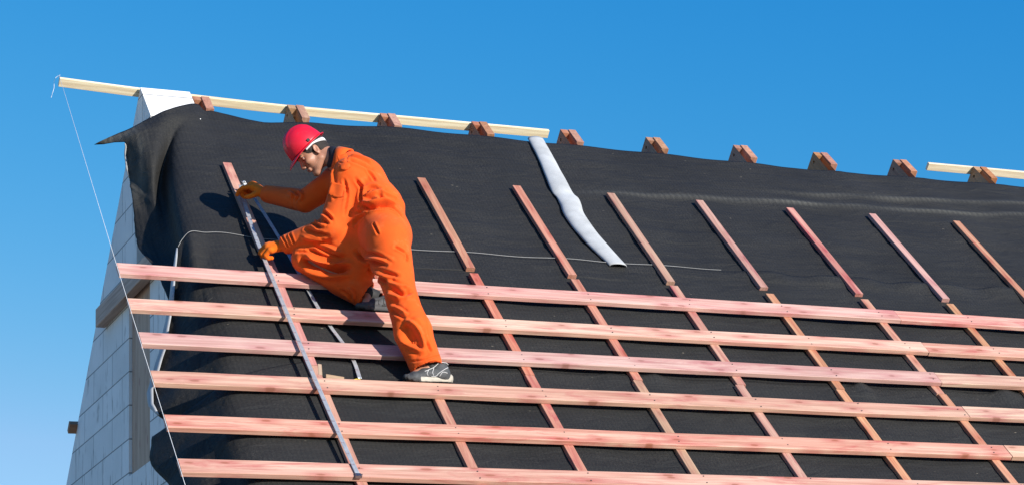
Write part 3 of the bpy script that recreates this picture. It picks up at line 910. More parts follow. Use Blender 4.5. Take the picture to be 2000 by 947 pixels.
# ------------------------------------------------------------------ joints of the worker (world metres)
JOINTS = dict(
  pelvis=(4.557, 12.620, 5.413), # w 0.40
  hipL=(4.536, 12.520, 5.336), # w 0.42
  hipR=(4.520, 12.740, 5.401), # w 0.31
  seat=(4.563, 12.640, 5.370), # w 0.36
  waist=(4.552, 12.720, 5.602), # w 0.47
  chest=(4.486, 12.860, 5.803), # w 0.51
  upback=(4.453, 12.920, 5.901), # w 0.53
  neck=(4.377, 12.950, 5.961), # w 0.55
  headc=(4.248, 13.020, 6.015), # w 0.54
  shL=(4.380, 12.740, 5.801), # w 0.59
  elbL=(4.274, 12.780, 5.467), # w 0.33
  wriL=(4.055, 13.040, 5.417), # w 0.11
  hanL=(3.967, 13.116, 5.412), # w 0.05
  shR=(4.435, 13.100, 5.887), # w 0.40
  elbR=(4.266, 13.270, 5.781), # w 0.20
  wriR=(4.091, 13.540, 5.894), # w 0.09
  hanR=(4.036, 13.683, 5.980), # w 0.05
  kneeL=(4.564, 12.380, 4.939), # w 0.24
  calfL=(4.599, 12.310, 4.738), # w 0.15
  ankL=(4.652, 12.235, 4.491), # w 0.03
  heelL=(4.788, 12.215, 4.426), # w -0.00
  toeL=(4.488, 12.215, 4.404), # w -0.02
  kneeR=(4.165, 12.960, 5.318), # w 0.09
  ankR=(4.499, 12.820, 5.070), # w 0.02
  toeR=(4.426, 12.765, 4.979), # w -0.00
  heelR=(4.695, 12.800, 5.028), # w 0.01
)
HEAD_YAW, HEAD_PITCH, HEAD_ROLL = 8, 46, 0
BLOUSE = [((4.665, 12.74, 5.650), (4.440, 12.71, 5.590), .045), ((4.640, 12.62, 5.590), (4.50, 12.57, 5.555), .04)]
PATCHES = [('sleeve_pocket', (4.268, 12.660, 5.671), .085, .085, -18), ('epaulet', (4.352, 12.750, 5.880), .06, .10, 15)]
FU, FV2 = A(1, 0, 0), None
GLOVES = [
 (A(4.055, 13.040, 5.417), A(3.962, 13.083, 5.408), A(-1, .12, .0), W+A(-.15, 0, .25), -1, ((52, 68, 55), (55, 70, 55), (56, 72, 55), (58, 74, 55))),
 (A(4.086, 13.540, 5.892), A(4.016, 13.605, 5.962), A(-.93, .2, .32), W+A(.1, 0, .35), 1, ((28, 30, 25), (45, 55, 45), (52, 62, 50), (56, 66, 55))),
]
SHOES = [(A(4.786, 12.222, 4.412), A(4.500, 12.214, 4.400), A(0, .02, 1), True), (A(4.700, 12.785, 4.966), A(4.430, 12.770, 4.955), A(-.1, .05, 1), False)]
FILL = A(4.418, 12.760, 5.510)
FOLD_K = .35
FOLDS = [
 (-0.016, 0.013, [(4.352, 12.671, 5.875), (4.407, 12.653, 5.855), (4.502, 12.680, 5.832)]),
 (0.012, 0.012, [(4.406, 12.789, 5.940), (4.458, 12.738, 5.915), (4.522, 12.708, 5.871)]),
 (-0.011, 0.008, [(4.459, 12.663, 5.823), (4.493, 12.660, 5.786), (4.507, 12.628, 5.738)]),
 (-0.014, 0.009, [(4.389, 12.645, 5.747), (4.426, 12.652, 5.693), (4.415, 12.644, 5.632), (4.418, 12.627, 5.595)]),
 (-0.014, 0.010, [(4.441, 12.621, 5.666), (4.470, 12.610, 5.691), (4.514, 12.585, 5.683)]),
 (0.012, 0.012, [(4.432, 12.617, 5.632), (4.467, 12.586, 5.645), (4.502, 12.573, 5.656)]),
 (-0.017, 0.010, [(4.500, 12.561, 5.630), (4.533, 12.534, 5.596), (4.607, 12.542, 5.577)]),
 (0.012, 0.012, [(4.515, 12.572, 5.664), (4.557, 12.554, 5.635), (4.629, 12.564, 5.612)]),
 (-0.020, 0.012, [(4.409, 12.642, 5.579), (4.444, 12.564, 5.543), (4.503, 12.519, 5.551), (4.564, 12.516, 5.545)]),
 (0.015, 0.015, [(4.420, 12.624, 5.600), (4.459, 12.549, 5.569), (4.529, 12.527, 5.577), (4.608, 12.537, 5.560)]),
 (-0.016, 0.010, [(4.563, 12.514, 5.541), (4.595, 12.505, 5.514), (4.623, 12.494, 5.481)]),
 (-0.012, 0.008, [(4.395, 12.661, 5.535), (4.420, 12.610, 5.535), (4.443, 12.563, 5.530)]),
 (-0.013, 0.006, [(4.434, 12.481, 5.426), (4.435, 12.439, 5.380), (4.443, 12.421, 5.343)]),
 (-0.010, 0.010, [(4.380, 12.690, 5.468), (4.401, 12.651, 5.497), (4.421, 12.596, 5.509)]),
 (-0.016, 0.008, [(4.216, 12.756, 5.559), (4.228, 12.717, 5.526), (4.248, 12.701, 5.497)]),
 (-0.015, 0.008, [(4.206, 12.739, 5.499), (4.225, 12.711, 5.476)]),
 (-0.013, 0.007, [(4.167, 12.819, 5.502), (4.174, 12.782, 5.480), (4.190, 12.754, 5.457)]),
 (0.010, 0.008, [(4.210, 12.759, 5.540), (4.220, 12.722, 5.508), (4.239, 12.703, 5.481)]),
 (0.010, 0.007, [(4.182, 12.816, 5.516), (4.190, 12.761, 5.485), (4.208, 12.727, 5.460)]),
 (-0.015, 0.010, [(4.127, 12.849, 5.473), (4.176, 12.781, 5.428), (4.232, 12.736, 5.407)]),
 (0.010, 0.012, [(4.112, 12.865, 5.428), (4.167, 12.817, 5.402), (4.232, 12.777, 5.386)]),
 (-0.009, 0.005, [(4.032, 13.015, 5.467), (4.036, 12.966, 5.418), (4.058, 12.967, 5.381)]),
 (-0.010, 0.006, [(4.063, 12.955, 5.469), (4.066, 12.925, 5.431), (4.081, 12.923, 5.396)]),
 (0.012, 0.010, [(4.280, 12.734, 5.830), (4.270, 12.728, 5.763), (4.254, 12.708, 5.626)]),
 (-0.010, 0.008, [(4.319, 12.661, 5.740), (4.339, 12.668, 5.653), (4.324, 12.691, 5.529)]),
 (0.012, 0.008, [(4.173, 13.313, 5.850), (4.185, 13.267, 5.817), (4.180, 13.272, 5.792)]),
 (-0.012, 0.008, [(4.195, 13.277, 5.841), (4.206, 13.229, 5.801), (4.197, 13.244, 5.765)]),
 (0.012, 0.007, [(4.217, 13.240, 5.832), (4.225, 13.205, 5.799), (4.220, 13.212, 5.764)]),
 (-0.012, 0.007, [(4.182, 12.846, 5.372), (4.224, 12.806, 5.332), (4.263, 12.789, 5.307), (4.331, 12.770, 5.275)]),
 (0.010, 0.009, [(4.196, 12.827, 5.384), (4.247, 12.788, 5.351), (4.331, 12.748, 5.307)]),
 (-0.034, 0.016, [(4.122, 12.885, 5.286), (4.195, 12.854, 5.244), (4.288, 12.812, 5.216), (4.364, 12.757, 5.216)]),
 (0.020, 0.016, [(4.132, 12.874, 5.312), (4.205, 12.841, 5.279), (4.302, 12.812, 5.258), (4.373, 12.741, 5.247)]),
 (0.012, 0.013, [(4.108, 12.924, 5.257), (4.193, 12.880, 5.205), (4.284, 12.814, 5.171), (4.376, 12.758, 5.172)]),
 (-0.008, 0.007, [(4.090, 12.916, 5.343), (4.122, 12.883, 5.340), (4.158, 12.855, 5.328)]),
 (-0.010, 0.007, [(4.144, 12.870, 5.351), (4.174, 12.843, 5.336), (4.217, 12.818, 5.306)]),
 (-0.012, 0.008, [(4.339, 12.808, 5.093), (4.375, 12.801, 5.065), (4.402, 12.816, 5.035)]),
 (0.010, 0.007, [(4.369, 12.780, 5.100), (4.399, 12.776, 5.070), (4.415, 12.797, 5.031)]),
 (-0.019, 0.011, [(4.395, 12.697, 5.307), (4.436, 12.677, 5.263), (4.427, 12.489, 5.187), (4.467, 12.376, 5.144)]),
 (0.013, 0.012, [(4.416, 12.663, 5.312), (4.435, 12.600, 5.265), (4.436, 12.423, 5.195), (4.498, 12.355, 5.169)]),
 (-0.014, 0.010, [(4.429, 12.601, 5.274), (4.431, 12.433, 5.213), (4.498, 12.354, 5.159)]),
 (-0.017, 0.011, [(4.487, 12.719, 5.185), (4.448, 12.456, 5.082), (4.469, 12.366, 5.036)]),
 (0.014, 0.012, [(4.446, 12.690, 5.232), (4.438, 12.462, 5.124), (4.484, 12.351, 5.064)]),
 (-0.013, 0.010, [(4.449, 12.410, 5.102), (4.485, 12.352, 5.083), (4.526, 12.324, 5.069)]),
 (-0.012, 0.007, [(4.523, 12.363, 5.251), (4.553, 12.359, 5.239), (4.586, 12.362, 5.220)]),
 (-0.012, 0.007, [(4.593, 12.364, 5.218), (4.597, 12.361, 5.195), (4.589, 12.349, 5.167)]),
 (-0.019, 0.012, [(4.479, 12.343, 4.990), (4.540, 12.285, 4.951), (4.590, 12.290, 4.970)]),
 (0.016, 0.012, [(4.470, 12.355, 4.961), (4.520, 12.287, 4.919)]),
 (0.012, 0.010, [(4.462, 12.380, 5.051), (4.512, 12.318, 5.007), (4.583, 12.296, 4.990)]),
 (-0.012, 0.008, [(4.479, 12.353, 4.868), (4.497, 12.290, 4.826), (4.523, 12.243, 4.795)]),
 (0.012, 0.008, [(4.477, 12.346, 4.891), (4.505, 12.284, 4.859), (4.539, 12.242, 4.820)]),
 (-0.024, 0.032, [(4.509, 12.243, 4.751), (4.535, 12.215, 4.697), (4.560, 12.196, 4.639)]),
 (0.017, 0.012, [(4.529, 12.227, 4.773), (4.573, 12.196, 4.731), (4.606, 12.180, 4.656), (4.613, 12.164, 4.586)]),
 (0.014, 0.012, [(4.505, 12.266, 4.677), (4.547, 12.212, 4.618), (4.604, 12.165, 4.576)]),
 (-0.010, 0.007, [(4.636, 12.177, 4.647), (4.644, 12.168, 4.612), (4.653, 12.161, 4.581)]),
 (-0.007, 0.004, [(4.447, 12.555, 5.525), (4.500, 12.513, 5.523), (4.562, 12.497, 5.513), (4.619, 12.477, 5.464)]),
 (-0.004, 0.004, [(4.608, 12.311, 5.002), (4.640, 12.271, 4.869), (4.648, 12.201, 4.730), (4.665, 12.160, 4.569)]),
 (-0.006, 0.004, [(4.266, 12.720, 5.724), (4.297, 12.677, 5.704), (4.338, 12.663, 5.687), (4.332, 12.667, 5.658), (4.320, 12.672, 5.633), (4.285, 12.683, 5.640), (4.257, 12.715, 5.670), (4.266, 12.720, 5.724)]),
 (-0.005, 0.004, [(4.303, 12.702, 5.862), (4.333, 12.655, 5.843), (4.394, 12.792, 5.936)]),
 (-0.008, 0.005, [(4.544, 12.230, 4.531), (4.611, 12.154, 4.529), (4.726, 12.205, 4.564)]),
]

J = {k: np.array(v) for k, v in JOINTS.items()}
W0 = A(4.64, 12.22, 4.40)                              # where the standing shoe rests

# head frame: x forward, y to his left, z up
HC = J['headc']
hd = math.radians(HEAD_YAW); tilt = math.radians(HEAD_PITCH)
fw0 = A(-math.cos(hd), math.sin(hd), 0)
HX = fw0*math.cos(tilt) + A(0, 0, -math.sin(tilt)); HZ = fw0*math.sin(tilt) + A(0, 0, math.cos(tilt)); HY = np.cross(HZ, HX)
rl = math.radians(HEAD_ROLL); HY, HZ = HY*math.cos(rl)+HZ*math.sin(rl), HZ*math.cos(rl)-HY*math.sin(rl)
HR = np.stack([HX, HY, HZ], 1)
def hp(x, y, z): return HC + HR @ A(x, y, z)
def head_obj(name, G, mats, parent, smooth=True):
    v = np.array([hp(*p) for p in G.v]); return mesh_obj(name, v, G.f, mats, parent, None, smooth, G.m)

# --- body: one continuous skin surface
lo = A(3.93, 12.05, 4.34); hi = A(4.90, 13.75, 6.28)
B = Field(lo, hi, .0046)
tors = dict(k=.05)
B.cone(J['pelvis'], J['waist'], .115, .105, **tors).cone(J['waist'], J['chest'], .105, .125, **tors).cone(J['chest'], J['neck']-A(0, 0, .03), .12, .055, **tors)
for s_ in 'LR':
    B.cone(J['hip'+s_], J['knee'+s_], .075, .05, .03).cone(J['knee'+s_], J['ank'+s_], .05, .034, .02)
    B.cone(J['sh'+s_], J['elb'+s_], .045, .036, .03).cone(J['elb'+s_], J['wri'+s_], .036, .026, .02).cone(J['wri'+s_], J['han'+s_], .026, .022, .01)
    B.cone(J['ank'+s_], J['toe'+s_]+A(.05, 0, .03), .034, .024, .02)
    B.cone(J['chest'], J['sh'+s_], .07, .05, .04)
# neck and head
B.cone(J['neck'], hp(-.030, 0, -.02), .060, .056, .03)
B.ell(hp(-.006, 0, .050), (.099, .077, .094), .02, HR)
B.ell(hp(.040, 0, -.025), (.060, .059, .082), .03, HR)
B.cone(hp(.010, .052, -.055), hp(.074, .016, -.100), .019, .016, .025).cone(hp(.010, -.052, -.055), hp(.074, -.016, -.100), .019, .016, .025)
B.ell(hp(.080, 0, -.098), (.021, .024, .018), .02, HR)
B.cone(hp(.094, 0, .028), hp(.119, 0, -.020), .0075, .0115, .012)
B.ell(hp(.112, .011, -.026), (.010, .008, .008), .006, HR).ell(hp(.112, -.011, -.026), (.010, .008, .008), .006, HR)
B.cone(hp(.088, .036, .036), hp(.092, .012, .034), .010, .009, .014).cone(hp(.088, -.036, .036), hp(.092, -.012, .034), .010, .009, .014)
for y in (.032, -.032): B.ell(hp(.098, y, .016), (.016, .017, .011), .012, HR, sub=True)
for y in (.045, -.045): B.ell(hp(.072, y, -.014), (.026, .018, .020), .022, HR)
B.cone(hp(.101, .016, -.050), hp(.104, -.016, -.050), .0075, .0075, .008).cone(hp(.099, .014, -.061), hp(.099, -.014, -.061), .008, .008, .008)
B.cone(hp(.112, .02, -.0555), hp(.112, -.02, -.0555), .0045, .0045, .004, sub=True)
for sg_ in (1, -1):
    er = HR @ np.array(Matrix.Rotation(sg_*.35, 3, 'Z') @ Matrix.Rotation(-.25, 3, 'Y'))
    B.ell(hp(-.004, sg_*.079, .002), (.020, .009, .033), .006, er)
    B.ell(hp(.000, sg_*.089, .004), (.011, .008, .020), .006, er, sub=True)
    B.ell(hp(.002, sg_*.078, -.026), (.010, .007, .011), .005, er)
v, f = B.mesh(); v = smooth_verts(v, f, 1, .4)
person = mesh_obj('person', v, f, M['skin'], None, W0, True)
tag(person, 'worker in an orange coverall and red helmet kneeling on the battens with a tape measure', 'person')
del B

# eyes, brows, lips
for y in (.031, -.031):
    def sphere(c, r, n=12):
        vs, fs = [], []
        for i in range(n+1):
            for k in range(n*2):
                a = PI*i/n; b = PI*k/n
                vs.append((c[0]+r[0]*math.sin(a)*math.cos(b), c[1]+r[1]*math.sin(a)*math.sin(b), c[2]+r[2]*math.cos(a)))
        for i in range(n):
            for k in range(n*2):
                a = i*n*2+k; b = i*n*2+(k+1) % (n*2); fs.append((a, a+n*2, b+n*2, b))
        return vs, fs
    e = head_obj('eye', Geo().add(sphere((.079, y, .016), (.0125,)*3)), M['eye'], person)
    head_obj('iris', Geo().add(sphere((.0885, y, .012), (.004, .0055, .0055), 8)), M['iris'], e)
    head_obj('eyelid', Geo().add(tube_geo([(.088, y-.017, .013), (.0925, y-.006, .019), (.0925, y+.006, .019), (.087, y+.017, .013)], .0042, 6)), M['skin'], e)
    head_obj('eyebrow', Geo().add(tube_geo([(.094, y*.35, .038), (.100, y*.7, .043), (.097, y*1.15, .044), (.084, y*1.6, .038)], [.003, .0046, .0045, .002], 6)), M['hair'], person)
head_obj('lips', Geo().add(tube_geo([(.098, .021, -.056), (.109, .010, -.0515), (.111, 0, -.0525), (.109, -.010, -.0515), (.098, -.021, -.056)], [.002, .0042, .0045, .0042, .002], 6))
         .add(tube_geo([(.098, .019, -.058), (.106, .008, -.0625), (.107, 0, -.063), (.106, -.008, -.0625), (.098, -.019, -.058)], [.002, .0045, .005, .0045, .002], 6)), M['lip'], person)

# hair: close cap under the helmet, sideburns and nape
Hf = Field((-.13, -.11, -.10), (.12, .11, .17), .0036)
Hf.ell((-.008, 0, .048), (.1045, .0815, .099), .0)
Hf.ell((-.045, 0, -.02), (.062, .064, .055), .03)
def below(X, Y, Z):
    """where the hair stops: temple, sideburn in front of the ear, behind the ear, nape"""
    zl = np.interp(X, [-.12, -.075, -.030, -.018, .006, .016, .038, .050, .066, .12], [-.075, -.070, -.058, .014, .020, -.034, -.030, .012, .07, .12]).astype(np.float32)
    return Z-zl
Hf.put(lambda X, Y, Z: below(X, Y, Z)+.006*np.sin(X*260)*np.sin(Y*140), A(-.13, -.11, -.10), A(.12, .11, .17), .006, sub=True)
v, f = Hf.mesh()
nrm = vnormals(v, f)
v = v + nrm*np.array([.0035*mnoise.noise(Vector((p[0]*60, p[1]*60, p[2]*25))) for p in v])[:, None]
G = Geo(); G.v = [tuple(p) for p in v]; G.f = [tuple(q) for q in f]; G.m = [0]*len(f)
head_obj('hair', G, M['hair'], person)

# --- red helmet: shell with ribs, brim with a peak, white headband
hel = empty('helmet', hp(0, 0, .05)); hel.parent = person
hel.location = hp(0, 0, .05) - W0
HB = .057
def mesh_in(name, G, mats, parent_world, parent, smooth=True):
    v = np.array([hp(*p) for p in G.v]); me = mesh_obj(name, v, G.f, mats, None, None, smooth, G.m)
    me.parent = parent; me.location = -np.array(parent_world); return me
NA_, NR_ = 72, 26
vs, fs = [], []
def brim_r(a):
    c, s = math.cos(a), math.sin(a)
    x, y = .128*c, .108*s
    flare = .010 + .040*max(0, c)**3 + .006*max(0, -c)**2
    return x + flare*c, y + flare*s*.9
for i in range(NR_+1):
    q = i/NR_
    for k in range(NA_):
        a = 2*PI*k/NA_
        ph = q*PI/2
        rr = math.cos(ph)**.86
        x, y = .127*math.cos(a)*rr, .106*math.sin(a)*rr
        z = .150*math.sin(ph)
        # raised ribs over the crown
        rib = 0
        for yc in (-.036, 0, .036):
            rib = max(rib, math.exp(-((y-yc)/.0085)**2))
        rib *= sstep(.18, .45, q)*.0060
        L_ = math.sqrt(x*x+y*y+z*z)
        x, y, z = x*(1+rib/L_), y*(1+rib/L_), z*(1+rib/L_)
        vs.append((x+.006, y, HB+z))
for i in range(NR_):
    for k in range(NA_):
        a, b = i*NA_+k, i*NA_+(k+1) % NA_
        fs.append((a, b, b+NA_, a+NA_))
sh = mesh_in('shell', Geo().add((vs, fs)), M['helmet'], hp(0, 0, .05), hel)
so_ = sh.modifiers.new('thickness', 'SOLIDIFY'); so_.thickness = .003; so_.offset = -1
vs, fs = [], []
prof = [(0, 0), (.35, -.0012), (.7, -.003), (1, -.0055), (1.02, -.0085), (.98, -.0095), (.5, -.0055), (0, -.004)]
for k in range(NA_):
    a = 2*PI*k/NA_
    bx_, by_ = brim_r(a); ix, iy = .126*math.cos(a), .105*math.sin(a)
    droop = -.022*max(0, math.cos(a))**4
    for q, dz in prof:
        vs.append((ix+(bx_-ix)*q+.006, iy+(by_-iy)*q, HB+dz+droop*q*q))
n_ = len(prof)
for k in range(NA_):
    for j in range(n_-1):
        a = k*n_+j; b = ((k+1) % NA_)*n_+j
        fs.append((a, b, b+1, a+1))
mesh_in('brim', Geo().add((vs, fs)), M['helmet'], hp(0, 0, .05), hel)
# headband: white strip from the temples round the back of the head
vs, fs = [], []
angs = np.linspace(math.radians(62), math.radians(298), 40)
for a in angs:
    c, s = math.cos(a), math.sin(a)
    back = max(0, -c)
    zt = .050 - .012*back; zb = .036 - .040*back**1.2
    for rr, z in ((1.0, zt), (1.035, (zt+zb)/2), (1.0, zb), (.965, (zt+zb)/2)):
        vs.append(((.106*c)*rr-.006, .090*s*rr, z))
for i in range(len(angs)-1):
    for j in range(4):
        a = i*4+j; b = i*4+(j+1) % 4; fs.append((a, b, b+4, a+4))
mesh_in('headband', Geo().add((vs, fs)), M['strap'], hp(0, 0, .05), hel)
for y in (1, -1):
    g_ = Geo().add(box_geo(-.008, .010, y*.098, y*.112, .062, .082))
    mesh_in('slot', g_, M['dark'], hp(0, 0, .05), hel, False) if y > 0 else None

# --- coverall: one cloth surface, sleeves and legs with open ends
C = Field(A(3.93, 12.05, 4.36), A(4.98, 13.70, 6.22), .0056)
lat = unit(J['shR']-J['shL'])
CK = dict(k=.05)
C.cone(J['pelvis'], J['waist'], .150, .142, flat=lat, fs=.93, **CK)
C.cone(J['waist'], J['chest'], .144, .148, flat=lat, fs=.90, **CK)
C.cone(J['chest'], J['upback'], .142, .099, .06, flat=lat, fs=.88)
C.cone(J['chest']*.5+J['shL']*.5, J['shL'], .110, .088, .05).cone(J['chest']*.5+J['shR']*.5, J['shR'], .110, .088, .05)
C.cone(J['shL'], J['upback'], .080, .078, .05).cone(J['shR'], J['upback'], .080, .078, .05)
C.ell(J['seat'], (.150, .165, .155), .06)
# legs
C.cone(J['hipL'], J['kneeL'], .136, .088, .045).cone(J['kneeL'], J['calfL'], .092, .108, .03).cone(J['calfL'], J['ankL'], .108, .096, .03, cut=True)
C.cone(J['hipR'], J['kneeR'], .124, .090, .03).cone(J['kneeR'], J['ankR'], .088, .088, .012, cut=True)
C.cone(J['hipR'], J['kneeR']*.40+J['ankR']*.60, .112, .085, .04).cone(J['seat']*.5+J['hipR']*.5, J['ankR']*.75+J['kneeR']*.25, .10, .080, .03)
C.ell(FILL, (.07, .09, .08), .05)
# sleeves
C.cone(J['shL'], J['elbL'], .095, .083, .04).cone(J['elbL'], J['wriL'], .082, .060, .012, cut=True)
C.cone(J['shR'], J['elbR'], .090, .074, .03).cone(J['elbR'], J['wriR'], .073, .055, .012, cut=True)
# bloused cloth above the waist seam, back belt
for a_, b_, r_ in BLOUSE: C.cone(a_, b_, r_, r_, .035)
# open ends
def hollow(a, b, ra, t0=.80):
    p = a+(b-a)*t0; q = a+(b-a)*1.06; C.cone(p, q, ra*.75, ra, .01, sub=True)
hollow(J['calfL'], J['ankL'], .084, .60); hollow(J['kneeR'], J['ankR'], .082, .82)
# neck opening
C.cone(J['neck']-unit(hp(-.03, 0, -.02)-J['neck'])*.05, hp(-.03, 0, -.02), .066, .074, .01, sub=True)
v, f = C.mesh(); del C
v = smooth_verts(v, f, 2, .5)

# folds: ridges that run round the sleeves and legs, thickest where the cloth bunches
BON = [('pelvis', 'waist', .15, .5), ('waist', 'chest', .16, .6), ('chest', 'upback', .13, .4),
       ('hipL', 'kneeL', .12, .8), ('kneeL', 'calfL', .10, .8), ('calfL', 'ankL', .10, 1.0), ('hipR', 'kneeR', .11, .8), ('kneeR', 'ankR', .095, .9),
       ('shL', 'elbL', .09, .8), ('elbL', 'wriL', .07, 1.0), ('shR', 'elbR', .08, .8), ('elbR', 'wriR', .065, 1.0)]
BUNCH = [('elbL', .14, 1.1), ('elbR', .12, .8), ('kneeL', .15, .9), ('kneeR', .13, .5), ('ankL', .15, 1.0), ('ankR', .12, .8), ('waist', .17, 1.0), ('hipL', .16, .8), ('hipR', .16, .6), ('wriL', .12, .9), ('wriR', .12, .9), ('shL', .12, .6)]
for it in range(1):
    nr = vnormals(v, f)
    best = np.full(len(v), 1e9); tt = np.zeros(len(v)); th = np.zeros(len(v)); am = np.zeros(len(v)); bi = np.zeros(len(v))
    for k, (a, b, r, w_) in enumerate(BON):
        a, b = J[a], J[b]; ba = b-a; L = np.linalg.norm(ba); ax = ba/L
        t = np.clip((v-a)@ax, 0, L); q = v-a-t[:, None]*ax
        d = np.linalg.norm(q, axis=1)-r
        e1 = unit(np.cross(ax, A(.3, .9, .2))); e2 = np.cross(ax, e1)
        m = d < best
        best[m] = d[m]; tt[m] = t[m]; th[m] = np.arctan2(q@e2, q@e1)[m]; am[m] = w_; bi[m] = k
    bun = np.zeros(len(v))
    for n, rad, w_ in BUNCH: bun = np.maximum(bun, w_*np.exp(-(np.linalg.norm(v-J[n], axis=1)/rad)**2))
    disp = np.zeros(len(v))
    for i, p in enumerate(v):
        k = bi[i]
        wob = mnoise.noise(Vector((p[0]*6+k*3, p[1]*6, p[2]*6)))
        wob2 = mnoise.noise(Vector((p[0]*3.2+k*5, p[1]*3.2, p[2]*3.2+4)))
        wob3 = mnoise.noise(Vector((p[0]*4.1, p[1]*4.1+k*2, p[2]*4.1-9)))
        hel_ = 1.0 if int(k) % 2 else -1.0
        x1 = tt[i]*48 + hel_*1.6*math.sin(th[i]+k) + 3.0*wob
        r1 = abs(math.sin(x1))**.8-.62
        x2 = tt[i]*22 + hel_*1.9*math.sin(th[i]+k*2+1) + 3.2*wob2
        r2 = abs(math.sin(x2))**.8-.62
        x3 = th[i]*2.0 + tt[i]*6*hel_ + 3.5*wob3
        r3 = abs(math.sin(x3))-.62
        gate = min(1, max(0, .30+wob2*1.6)); gate3 = min(1, max(0, .25+wob3*1.6))
        disp[i] = FOLD_K*(am[i]*(.0105*r1*min(1, bun[i]*1.1)*gate3 + .0150*r2*(.30*gate+.45*bun[i]) + .0130*r3*gate3) + .006*wob2)
    # the folds one can follow by eye: (depth, width, points); negative = crease, positive = ridge
    for dep, wid, pts_ in FOLDS:
        pl_ = np.array(cr([np.array(q) for q in pts_], 26)) if len(pts_) > 2 else np.array([np.array(pts_[0])+(np.array(pts_[1])-np.array(pts_[0]))*t for t in np.linspace(0, 1, 30)])
        lo_, hi_ = pl_.min(0)-.08, pl_.max(0)+.08
        sel = np.where(((v > lo_) & (v < hi_)).all(1))[0]
        if len(sel) == 0: continue
        q = v[sel][:, None, :]-pl_[None]
        nq = np.einsum('ijk,ik->ij', q, nr[sel])
        dt = np.sqrt(np.maximum((q**2).sum(2)-nq**2, 0)) + (np.abs(nq) > .06)*1.0
        j = dt.argmin(1); x = dt[np.arange(len(sel)), j]
        u_ = j/(len(pl_)-1); end = np.minimum(1, np.minimum(u_, 1-u_)*5+.25)
        prof = np.exp(-(x/wid)**2) - .45*np.exp(-((x-2.1*wid)/wid)**2)
        disp[sel] += 1.4*dep*end*prof
    v = v + nr*disp[:, None]
v = smooth_verts(v, f, 1, .25)
cover = mesh_obj('coverall', v, f, M['coverall'], person, None, True)

def patch_on(name, c, ex, ey, w_, h_, mat, lift=.0075, n=9, round_=.3):
    """a stitched piece of cloth laid over the coverall near point c"""
    ex = unit(ex); ey = unit(ey-np.dot(ey, ex)*ex); ez = np.cross(ex, ey)
    near = v[np.linalg.norm(v-c, axis=1) < .16]
    rel = near-c; lx, ly, lz = rel@ex, rel@ey, rel@ez
    vs, fs = [], []
    for i in range(n+1):
        for k in range(n+1):
            x, y = w_*(i/n-.5), h_*(k/n-.5)
            if k == 0 and round_: y += round_*h_*.5*abs(2*i/n-1)**2
            wt = np.exp(-((lx-x)**2+(ly-y)**2)/(2*.009**2))*(lz > -.06)
            z = float((wt*lz).sum()/max(wt.sum(), 1e-9))
            vs.append(c+ex*x+ey*y+ez*(z+lift))
    for i in range(n):
        for k in range(n):
            a = i*(n+1)+k; fs.append((a, a+n+1, a+n+2, a+1))
    o = mesh_obj(name, vs, fs, mat, cover, None, True)
    so_ = o.modifiers.new('thickness', 'SOLIDIFY'); so_.thickness = .007; so_.offset = 0
    return o
view = unit(A(4.4, 12.7, 5.5)-A(0, 0, 1.6))
upv = unit(A(0, 0, 1)-view*view[2]); rtv = np.cross(view, upv)
for nm, jc, wd, hg, rot_ in PATCHES:
    cr_, sr_ = math.cos(math.radians(rot_)), math.sin(math.radians(rot_))
    patch_on(nm, np.array(jc), rtv*cr_+upv*sr_, upv*cr_-rtv*sr_, wd, hg, M['coverall'])

# collar of the coverall and dark shirt collar inside it
nd = unit(hp(-.03, 0, -.02)-J['neck'])
c1 = unit(np.cross(nd, lat)); c2 = np.cross(nd, c1)
def collar(name, base, r0, r1, h, th, mat, gap, tilt_=.0):
    vs, fs = [], []; N = 48
    for i in range(N+1):
        a = gap/2 + (2*PI-gap)*i/N
        d = math.cos(a)*c1*COLS + math.sin(a)*c2
        hh = h*(1+.12*math.sin(a*3+1)) ; bk = (1-math.cos(a))*.5
        for rr, z in ((r0, 0), (r0+(r1-r0)*.5, hh*.5), (r1, hh*(.75+.4*bk)), (r1+th, hh*(.75+.4*bk)), (r0+(r1-r0)*.5+th*1.6, hh*.45), (r0+th*2.2, -.012)):
            vs.append(base+d*rr+nd*z)
    for i in range(N):
        for j in range(6):
            a = i*6+j; b = i*6+(j+1) % 6; fs.append((a, b, b+6, a+6))
    return mesh_obj(name, vs, fs, mat, person, None, True)
COLS = 1.0
collar('shirt_collar', J['neck']-nd*.026, .067, .063, .074, .006, M['shirt'], .5)
co_ = collar('coverall_collar', J['neck']-nd*.052, .080, .078, .056, .008, M['coverall'], 1.1)

